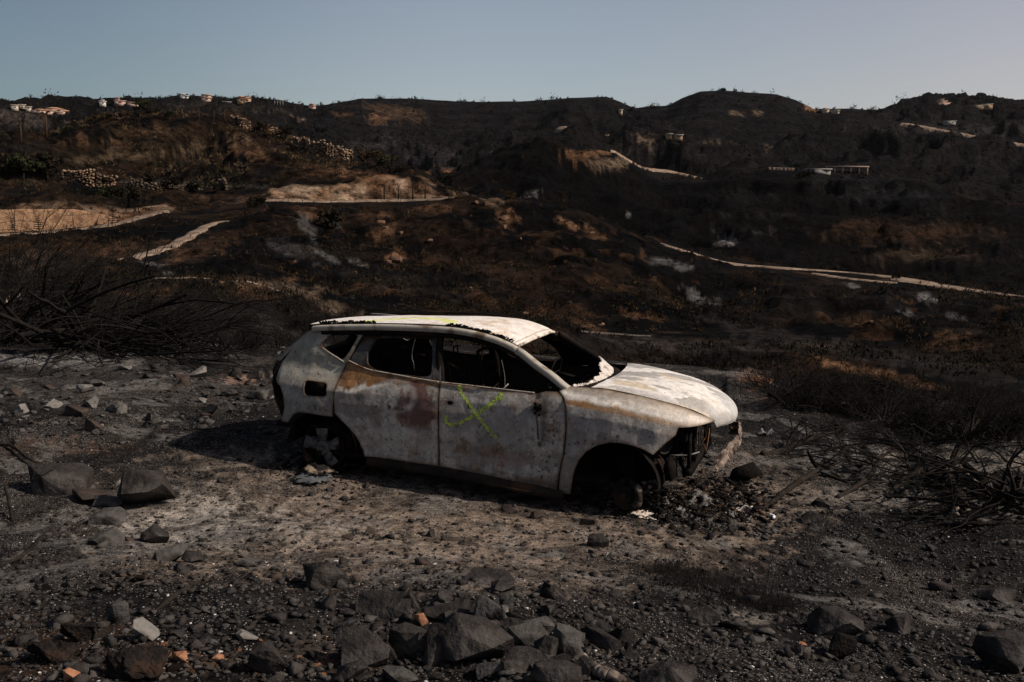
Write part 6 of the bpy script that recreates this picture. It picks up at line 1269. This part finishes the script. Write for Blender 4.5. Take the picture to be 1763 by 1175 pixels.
# ------------------------------------------------------------------ stones of the clearing
ROCKD = noisy('dark_scorched_rock', (.016,.0145,.0138), (.036,.032,.030), 5, .8, 1.0, c3=(.058,.053,.049), scale3=3, speck=(190,.22,(.15,.14,.13)), bscale=22)
ROCKG = noisy('grey_scorched_rock', (.034,.0325,.031), (.078,.074,.070), 6, .88, 1.0, c3=(.018,.0165,.0155), scale3=4, speck=(210,.22,(.17,.16,.15)), bscale=24)
ROCKP = noisy('pale_grey_rock', (.10,.096,.09), (.19,.18,.165), 7, .9, .5, c3=(.10,.09,.08), scale3=5)
ROCKO = noisy('orange_clay_lump', (.20,.09,.045), (.32,.165,.10), 9, .95, .8, c3=(.15,.08,.05), scale3=8)
ROCKB = noisy('brown_rock', (.028,.021,.018), (.065,.049,.041), 6, .9, .6, c3=(.05,.04,.035), scale3=4)
CLOD = noisy('reddish_burnt_clod', (.009,.008,.0075), (.020,.016,.014), 18, .95, 1.0, c3=(.030,.019,.014), scale3=13)
def stone(label, px, py, wpx, hpx, mat, seed, depth=1.0, rotz=None, tilt=(0,0), box=.55, name='rock', cat='rock', group=None, rough=.035, sink=.2, n=13):
    """px, py: centre of its foot in the photograph; size in photo pixels"""
    rnd = random.Random(seed); g = hit(px, py, 2.6, 22); d = (Vector(CAM)-g).length; k = d/FPX; w, h = wpx*k, hpx*k*.92
    me = rock_mesh(name, rnd, n=n, dims=(w, w*depth*.85, h*1.05), cuts=4 if w > .25 else 3, rough=rough, box=box, bev=.005)
    o = add(name, me, mat, None, g+Vector((0, 0, h*.5-h*sink)), (tilt[0], tilt[1], rotz if rotz is not None else rnd.uniform(-.5,.5)))
    return tag(o, label, cat, group)
HERO = [
('large dark angular boulder on the pale ground at the left',245,872,108,82,ROCKD,101,.9,.3,(.05,.1),.5),('wide flat-sided slab boulder left of the large angular boulder',103,845,108,58,ROCKD,102,.8,.2,(.0,.15),.7),
('pale grey stone wedged between the two boulders at the left',185,872,44,22,ROCKG,103,1,.1,(0,0),.6),('grey slab stone in front of the large angular boulder',187,900,56,26,ROCKG,104,1,.4,(.1,0),.7),('low brown slab under the flat-sided boulder',160,860,70,22,ROCKB,105,1,0,(0,.1),.7),
('sharp-edged dark stone right of the slab, on the pale ground',268,935,46,38,ROCKD,106,1,.5,(.1,.2),.7),('grey stone left of the sharp-edged dark one',183,935,54,32,ROCKG,107,1,.2,(0,.1),.5),('wedge-shaped dark stone below the sharp-edged one',292,965,50,32,ROCKG,108,1,.9,(.2,0),.7),
('small dark pyramid stone at the edge of the pale ground',332,968,34,24,ROCKD,109,1,.3,(.1,0),.6),('low grey stone in the row above the dark soil',423,975,40,20,ROCKG,110,1,.1,(0,0),.5),
('tall dark faceted boulder in the centre left foreground',558,1008,78,66,ROCKD,111,.9,.5,(.1,-.1),.6),('slanting stone leaning on the faceted boulder',592,1015,22,44,ROCKG,112,.6,.2,(0,.4),.8),
('flat-topped dark slab raised on a smaller stone in the centre',840,1000,92,30,ROCKD,113,.7,.1,(0,.08),.75),('small dark stone under the raised slab',862,1018,38,24,ROCKD,114,.9,.4,(0,0),.5),
('upright dark stone casting a long shadow, right of centre',1030,940,38,30,ROCKD,115,.8,.2,(.1,.15),.8),('small dark stone at the foot of the upright stone',1020,952,16,12,ROCKD,116,1,0,(0,0),.5),('dark triangular stone near the front wheel',1012,903,26,24,ROCKB,117,.7,.2,(0,.3),.7),
('small upright dark stone alone on the sand',741,924,18,18,ROCKD,118,.8,.1,(0,.1),.7),('rounded brown stone by the car sill, right one',925,892,28,14,ROCKB,119,1,0,(0,0),.3),('rounded brown stone by the car sill, left one',878,880,34,12,ROCKB,120,1,0,(0,0),.4),
('dark stone with a pale side at the rear of the rock pile',755,1035,46,34,ROCKD,121,.9,.4,(0,.2),.7),('big rounded dark boulder at the left of the rock pile',660,1058,100,58,ROCKD,122,.9,.2,(.1,0),.55),('dark wedge stone between the boulders of the pile',708,1050,36,40,ROCKD,123,.8,.6,(0,.3),.8),
('long flat slab lying slantwise in the rock pile',770,1062,80,26,ROCKD,124,.5,.5,(.2,-.15),.85),('largest broad slab in the middle of the rock pile',822,1130,130,88,ROCKD,125,.8,.15,(-.35,.1),.72),('grey slab leaning against the largest one from behind',850,1068,70,44,ROCKG,126,.7,.4,(-.2,.35),.8),
('pale small upright stone behind the largest slab',868,1060,14,24,ROCKP,127,.6,.1,(0,.1),.8),('broad grey slab right of the largest one',915,1105,80,44,ROCKG,128,.8,.2,(-.15,-.1),.7),('flat pale-grey slab at the right of the pile',925,1080,60,26,ROCKG,129,.8,.3,(-.2,.1),.7),
('angular pale-faced rock standing at the right of the pile',975,1128,60,62,ROCKG,130,.8,.5,(.1,.25),.8),('dark prism-shaped stone left of the angular pale-faced rock',940,1135,44,54,ROCKD,131,.9,.7,(0,-.1),.85),('long dark slab lying at the right of the pile',1040,1112,92,30,ROCKD,132,.45,-.35,(.0,.12),.85),
('shorter slab parallel to the long dark slab',988,1102,50,20,ROCKG,133,.5,-.2,(0,.1),.8),('dark boulder with a steep face at the left front of the pile',705,1120,76,66,ROCKD,134,.9,.5,(.1,.1),.7),('upright dark slab left of the largest slab',755,1140,46,86,ROCKD,135,.6,.3,(-.2,.1),.85),
('sloping grey-brown slab at the left front of the pile',625,1145,86,84,ROCKD,136,.8,.5,(-.3,.2),.75),('dark rounded stone at the bottom left of the pile',605,1172,60,44,ROCKD,137,.9,.1,(0,0),.4),('flat grey stone at the bottom of the pile',690,1172,70,26,ROCKG,138,.8,.1,(0,0),.6),
('dark slab under the largest one',905,1150,80,46,ROCKD,139,.8,.3,(-.2,.1),.7),('brown-grey boulder at the bottom centre',958,1172,96,50,ROCKD,140,.8,.1,(-.1,.1),.6),('grey rounded stone at the bottom of the pile, centre',850,1165,60,38,ROCKG,141,.9,.2,(0,0),.45),('brown slab at the bottom edge right of the pile',1150,1178,96,44,ROCKD,142,.8,.2,(-.2,0),.7),
('dark block stone at the near edge of the burnt grass',1212,1068,54,34,ROCKD,143,.8,.2,(0,0),.8),('broad dark boulder in the right foreground',1438,1088,86,48,ROCKD,144,.8,.2,(.0,.1),.7),('black block in front of the broad boulder',1442,1128,52,48,CHAR,145,.9,.3,(0,0),.8),
('dark conical stone right of the broad boulder',1550,1088,48,40,ROCKD,146,.9,.4,(0,0),.4),('large black boulder at the bottom right edge',1738,1150,110,70,ROCKD,147,.9,.1,(0,0),.6),('small dark stone with an orange chip beside it',1378,1128,32,26,ROCKD,148,.9,.2,(0,0),.6),
('orange clay chip leaning on a small dark stone',1382,1114,14,10,ROCKO,149,.6,.2,(0,.3),.7),('dark block at the left of the clearing, upper part',162,741,28,26,ROCKB,150,.9,.3,(0,.1),.85),('black stone near the right branches, right one',1462,1020-205,30,18,ROCKD,151,.9,.1,(0,0),.5),
('grey lumpy stone at the lower left',205,1072,42,48,ROCKG,152,.8,.4,(.1,.2),.6),('pale rounded stone next to the grey lumpy one',250,1100,46,46,ROCKP,153,.8,.3,(0,0),.4),('grey ring-like stone at the bottom left of centre',425,1100,42,18,ROCKP,154,.8,.1,(0,0),.3),
('pointed charred stump-like rock at the bottom left of centre',462,1160,62,72,ROCKD,155,.8,.4,(.1,.2),.8),('reddish clod of earth at the lower left',135,1105,60,46,CLOD,156,.9,.2,(0,0),.1),('reddish-brown mound at the bottom left',90,1140,90,50,CLOD,157,.9,.1,(0,0),.2),('dark earth block at the bottom left',240,1165,100,60,CLOD,158,.8,.2,(0,0),.4),
('round orange clay lump on top of the rock pile',724,1076,28,28,ROCKO,159,.8,.2,(0,0),.2),('orange clay lump on the sloping slab',655,1138,26,14,ROCKO,160,.9,.4,(0,0),.4),('orange clay stone at the lower left, largest of its cluster',312,1140,30,26,ROCKO,161,.9,.2,(0,0),.3),('long orange clay chip left of centre bottom',372,1137,26,14,ROCKO,162,.6,.5,(0,0),.5),
('orange clay stone at the bottom edge',123,1172,26,28,ROCKO,163,.9,.2,(0,0),.4),('dark stone near the sheared branch right of the car nose',1395,900,32,24,ROCKD,164,.9,.3,(0,0),.6),('dark blocky stone below the right branches',1415,872,34,20,ROCKD,165,.9,.3,(0,0),.7),('black wedge stone among the right branches',1470,812,30,22,ROCKD,166,.9,.3,(0,.1),.6),
('grey half-buried stone in the ash right of the branches',1545,852,36,20,ROCKG,167,.9,.2,(0,0),.5),('large dark half-hidden stone at the right edge',1700,845,60,26,ROCKD,168,.9,.2,(0,0),.5),('dark flat stone near the right edge',1715,1030,60,26,ROCKD,169,.9,.1,(0,0),.6),
('flat pale stone on the left rubble slope',145,675,34,16,ROCKP,170,.8,.1,(0,0),.7),('long pale slab on the left rubble slope',165,664,44,12,ROCKP,171,.6,.0,(0,0),.8),('brown slab stone in the left rubble with a dark hollow',128,715,46,20,ROCKB,172,.8,.2,(.1,0),.7),('dark mound stone left of the car',390,706,34,18,ROCKD,173,.9,.2,(0,0),.4),('grey boulder nearest the car tail',445,686,40,20,ROCKG,174,.9,.2,(0,0),.5)]
for h in HERO:
    lab, px, py, w, hh, m_, sd, dp, rz, tl, bx = h
    stone(lab, px, py, w, hh, m_, sd, dp, rz, tl, bx, rough=.09 if m_ is CLOD else .013, name='clay_lump' if m_ is ROCKO else ('clod' if m_ is CLOD else 'rock'))
ms = random.Random(77); GRP_OF = {}
RM = [rock_mesh('stone', ms, n=ms.randint(10,14), dims=(1, ms.uniform(.6,1), ms.uniform(.4,.8)), cuts=1, rough=.04, box=ms.uniform(.3,.8)) for _ in range(12)]
ZN_ = [ # count, px range, py range, size range px, materials, label, group
 (80,(0,470),(636,745),(9,34),[ROCKG,ROCKG,ROCKP,ROCKB,ROCKD],'scorched stone in the rubble left of the car','stones of the left rubble'),
 (20,(300,470),(640,720),(12,30),[ROCKG,ROCKB,ROCKD],'stone in the rubble close behind the car tail','stones behind the car tail'),
 (84,(580,1100),(1025,1172),(14,52),[ROCKD,ROCKD,ROCKG],'dark stone filling the rock pile at the bottom centre','stones filling the rock pile'),
 (30,(0,560),(940,1172),(9,26),[ROCKD,ROCKG,CLOD],'small stone on the dark soil at the lower left','small stones at the lower left'),
 (14,(270,640),(1100,1170),(9,16),[ROCKO],'small orange clay lump on the ash at the bottom left','small orange clay lumps'),
 (34,(1120,1763),(880,1172),(9,24),[ROCKD,ROCKD,ROCKG],'small dark stone on the black soil at the lower right','small stones at the lower right'),
 (26,(560,1250),(830,1000),(8,18),[ROCKB,ROCKD,ROCKG],'small stone on the sandy ground in front of the car','small stones on the sand'),
 (16,(1290,1763),(770,880),(9,24),[ROCKD,ROCKG],'small stone among the ashes right of the car nose','small stones in the right ashes')]
for n, xr, yr, sr, mats, lab, grp in ZN_:
    for i in range(n):
        px, py = ms.uniform(*xr), ms.uniform(*yr); g = hit(px, py, 2.6, 22)
        if -3.5 < g.x < 1.1 and -1.0 < g.y < 1.1: continue
        s = (sr[0]+(sr[1]-sr[0])*ms.random()**1.8)*(Vector(CAM)-g).length/FPX
        o = add('stone', RM[ms.randrange(12)], ROCKD, None, g+Vector((0,0,s*.12)), (ms.uniform(-.4,.4), ms.uniform(-.4,.4), ms.uniform(0,6.3)), (s*1.1, s*1.1, s*1.1)); m_ = ms.choice(mats)
        o.material_slots[0].link = 'OBJECT'; o.material_slots[0].material = m_; sp_ = s*FPX/(Vector(CAM)-g).length
        lb_ = (('tiny' if sp_ < 12 else 'small' if sp_ < 17 else 'fist-sized' if sp_ < 25 else 'big')+' '+{ROCKD: 'dark stone', ROCKG: 'grey stone', ROCKP: 'pale stone', ROCKB: 'brown stone', CLOD: 'earthy clod', ROCKO: 'orange clay lump'}[m_]+' '+where(px, py)); tag(o, lb_, 'stone', GRP_OF.setdefault(lb_, grp))
# gravel and burnt crumbs, nobody could count them
def gravel(name, label, n, mat, size, seed, density):
    rg = np.random.RandomState(seed); V_, F_ = [], []; o = 0; c = 0
    px = rg.uniform(-60, 1830, n*3); py = rg.uniform(600, 1175, n*3)**1.0; keep = density(px, py, rg.rand(n*3))
    for a, b in zip(px[keep][:n], py[keep][:n]):
        g = hit(a, b, 2.6, 20); 
        if -3.3 < g.x < .9 and -.85 < g.y < .9: continue
        V, T = SMALL[rg.randint(14)]; s = size*math.exp(rg.normal(0,.45)); e = rg.uniform(0,6.28); ca, sa = math.cos(e), math.sin(e)
        W_ = V*s*np.array([1.2,1,.8]); W_ = np.stack([W_[:,0]*ca-W_[:,1]*sa, W_[:,0]*sa+W_[:,1]*ca, W_[:,2]], 1)+np.array([g.x, g.y, g.z+s*.15]); V_.append(W_); F_.append(T+o); o += len(V)
    tag(add(name, mesh_np(name, np.concatenate(V_), np.concatenate(F_)), mat), label, 'gravel', kind='stuff')
gravel('gravel', 'dark burnt gravel strewn over the clearing', 9000, ROCKD, .020, 1, lambda x, y, r: r < .9)
gravel('pale_gravel', 'pale ash-covered gravel strewn over the clearing', 3600, ROCKG, .017, 2, lambda x, y, r: r < np.where(y < 760, .9, .5))
gravel('rubble', 'fist-sized rubble scattered over the left part of the clearing', 1500, ROCKG, .045, 3, lambda x, y, r: (r < .9) & (x < 520) & (y < 770))
gravel('rubble', 'coarse dark rubble scattered over the foreground soil', 1200, ROCKD, .034, 6, lambda x, y, r: (r < np.where((y > 985) | (x > 1150), .9, .25)) & (y > 800))
gravel('rubble', 'brown-grey clods and chips on the sandy ground', 900, ROCKB, .026, 7, lambda x, y, r: (r < .6) & (y > 790) & (y < 1000) & (x > 180) & (x < 1300))
gravel('ash_flakes', 'white flakes of ash and calcined grit on the soil', 1500, noisy('white_ash_flake', (.30,.285,.27), (.5,.48,.45), 20, .95, 0), .0075, 4, lambda x, y, r: r < .9)
# ------------------------------------------------------------------ wreckage around the car
def crumple(name, label, cat, px, py, wpx, dpx, mat, seed, lift=.02, amp=.03, rz=0, hole=0):
    rnd = random.Random(seed); g = hit(px, py, 3, 20); k = (Vector(CAM)-g).length/FPX; w, d = wpx*k, dpx*k; n = 14; x, y = np.meshgrid(np.linspace(-.5,.5,n), np.linspace(-.5,.5,n))
    P = np.stack([x.ravel()*w, y.ravel()*d, np.zeros(n*n)], 1); nz = fbm3(P, 3/max(w,d), 4, seed, .6)-.5; P[:,2] = nz*amp*4; P[:, :2] += (np.stack([fbm3(P, 5/w, 2, seed+5), fbm3(P, 5/w, 2, seed+8)], 1)-.5)*w*.3
    i = np.arange(n*n).reshape(n, n); T = np.concatenate([np.stack([i[:-1,:-1], i[1:,:-1], i[1:,1:]], -1).reshape(-1,3), np.stack([i[:-1,:-1], i[1:,1:], i[:-1,1:]], -1).reshape(-1,3)])
    cc = P[T].mean(1); out_ = (np.hypot(cc[:,0]/w, cc[:,1]/d) > .48+.1*np.array([rnd.uniform(-1,1) for _ in range(len(T))])); T = T[~out_]
    if hole: T = T[np.hypot(P[T].mean(1)[:,0]/w, P[T].mean(1)[:,1]/d) > .16]
    V2, T2, m = shell(P, T, .006, (0,0,1)); o = add(name, mesh_np(name, V2, T2), mat, None, g+Vector((0,0,lift)), (rnd.uniform(-.2,.2), rnd.uniform(-.2,.2), rz)); return tag(o, label, cat)
LEATH = noisy('scorched_tan_sheet', (.11,.085,.06), (.20,.165,.125), 14, .85, .5, c3=(.05,.04,.035), scale3=9)
SLATE = noisy('grey_burnt_sheet', (.05,.055,.06), (.10,.11,.115), 14, .8, .5)
WPL = noisy('white_melted_plastic', (.62,.65,.68), (.78,.80,.82), 14, .6, .2)
crumple('burnt_sheet', 'flat dark grey burnt sheet lying behind the sill', 'debris', 538, 827, 58, 60, SLATE, 201, .03, .02)
crumple('burnt_sheet', 'crumpled tan sheet lying on the grey sheet behind the sill', 'debris', 552, 820, 48, 50, LEATH, 202, .06, .04)
crumple('melted_aluminium', 'crumpled pale melted aluminium piece with a hole under the nose', 'debris', 1203, 872, 42, 60, ALLOY, 203, .06, .05, 0, 1)
crumple('melted_aluminium', 'puddle of pale melted metal beside the front brake disc', 'debris', 1110, 890, 44, 40, PALEM, 204, .02, .02)
crumple('melted_aluminium', 'small crumpled metal lump right of the metal puddle', 'debris', 1165, 886, 26, 30, ALLOY, 205, .03, .03)
crumple('melted_glass', 'bluish melted glass below the rear wheel', 'debris', 598, 803, 46, 40, SLATE, 206, .03, .03)

mb = MB(); a = np.linspace(-.6, 1.5, 12); mb.tube([(.05*math.cos(t_), .05*math.sin(t_), .02) for t_ in a], [.006]+[.013]*10+[.006], 7); g = hit(1322, 893, 4, 20); tag(mb.build('white_curved_piece', WPL, None, True, loc=g), 'white curved plastic piece on a dark stone right of the nose', 'debris')
crumple('pale_shard', 'pale curled shard on the ground right of the nose', 'debris', 1282, 880, 26, 26, PALEM, 208, .02, .03)
crumple('white_lump', 'white lump of ash on the slope right of the bonnet', 'debris', 1318, 748, 24, 24, ALLOY, 209, .02, .04)
def heap(name, label, px, py, n, sx, sy, h, mats, seed):
    rnd = random.Random(seed); g = hit(px, py, 4, 20); t = MB(); o = np.array(g)
    for i in range(n):
        x, y = rnd.gauss(0,sx), rnd.gauss(0,sy); f = math.exp(-(x/sx)**2/2-(y/sy)**2/2); z = H(g.x+x, g.y+y)-g.z+h*f*rnd.random()**2; V, T = rnd.choice(SMALL); s = rnd.uniform(.008,.03)*(1 if rnd.random() < .85 else 2.8); e = np.array(Euler((rnd.uniform(-.5,.5), rnd.uniform(-.5,.5), rnd.uniform(0,6))).to_matrix())
        t.put((V*np.array([s*rnd.uniform(.8,2.2), s, s*rnd.uniform(.3,.9)]))@e.T+np.array([x,y,z]), T)
    return tag(t.build(name, mats, None, loc=g), label, 'debris heap', kind='stuff')
heap('burnt_debris', 'black heap of burnt crumbs and plastic under the car nose', 1235, 862, 1100, .28, .40, .16, CHAR, 1)
heap('burnt_debris', 'charred debris around the front brake disc and under the engine', 1150, 885, 1000, .35, .30, .10, CHAR, 2)
heap('burnt_debris', 'charred tyre wire and residue round the rear wheel', 560, 805, 700, .25, .22, .10, CHAR, 3)
heap('burnt_debris', 'grey ash and metal crumbs in front of the car nose', 1190, 898, 700, .40, .14, .03, ROCKG, 4)
heap('burnt_debris', 'rusty brown crumbs mixed into the heap under the nose', 1225, 868, 260, .25, .35, .12, noisy('brown_burnt_crumbs', (.03,.02,.015), (.07,.042,.028), 14, .9, .5), 5)
heap('burnt_debris', 'pale grey melted crumbs in the heap under the nose', 1215, 870, 180, .28, .35, .12, ALLOY, 6)
mb = MB(); mb.box((0,0,.09), (.30,.16,.09), rot=(.3,-.35,.4), taper=.7); g = hit(1283, 828, 5, 20); tag(mb.build('burnt_block', CHAR, None, loc=g), 'black charred block jutting from the debris right of the bumper beam', 'debris')

# ------------------------------------------------------------------ haze between the hills
hz = bpy.data.materials.new('haze'); hz.use_nodes = True; hn = hz.node_tree; hn.nodes.clear()
ho = hn.nodes.new('ShaderNodeOutputMaterial'); hv = hn.nodes.new('ShaderNodeVolumePrincipled'); hv.inputs['Color'].default_value = (.80,.86,.95,1); hv.inputs['Density'].default_value = .000012; hv.inputs['Anisotropy'].default_value = .2
hn.links.new(hv.outputs[0], ho.inputs['Volume'])
bmx = MB(); bmx.box((0,0,35), (2700,2700,700)); hzo = add('haze', bmx.mesh('haze'), hz, None, (CAM[0], CAM[1], -120)); tag(hzo, kind='stuff')
hzo['label'] = 'thin pale haze in the air between the hills'
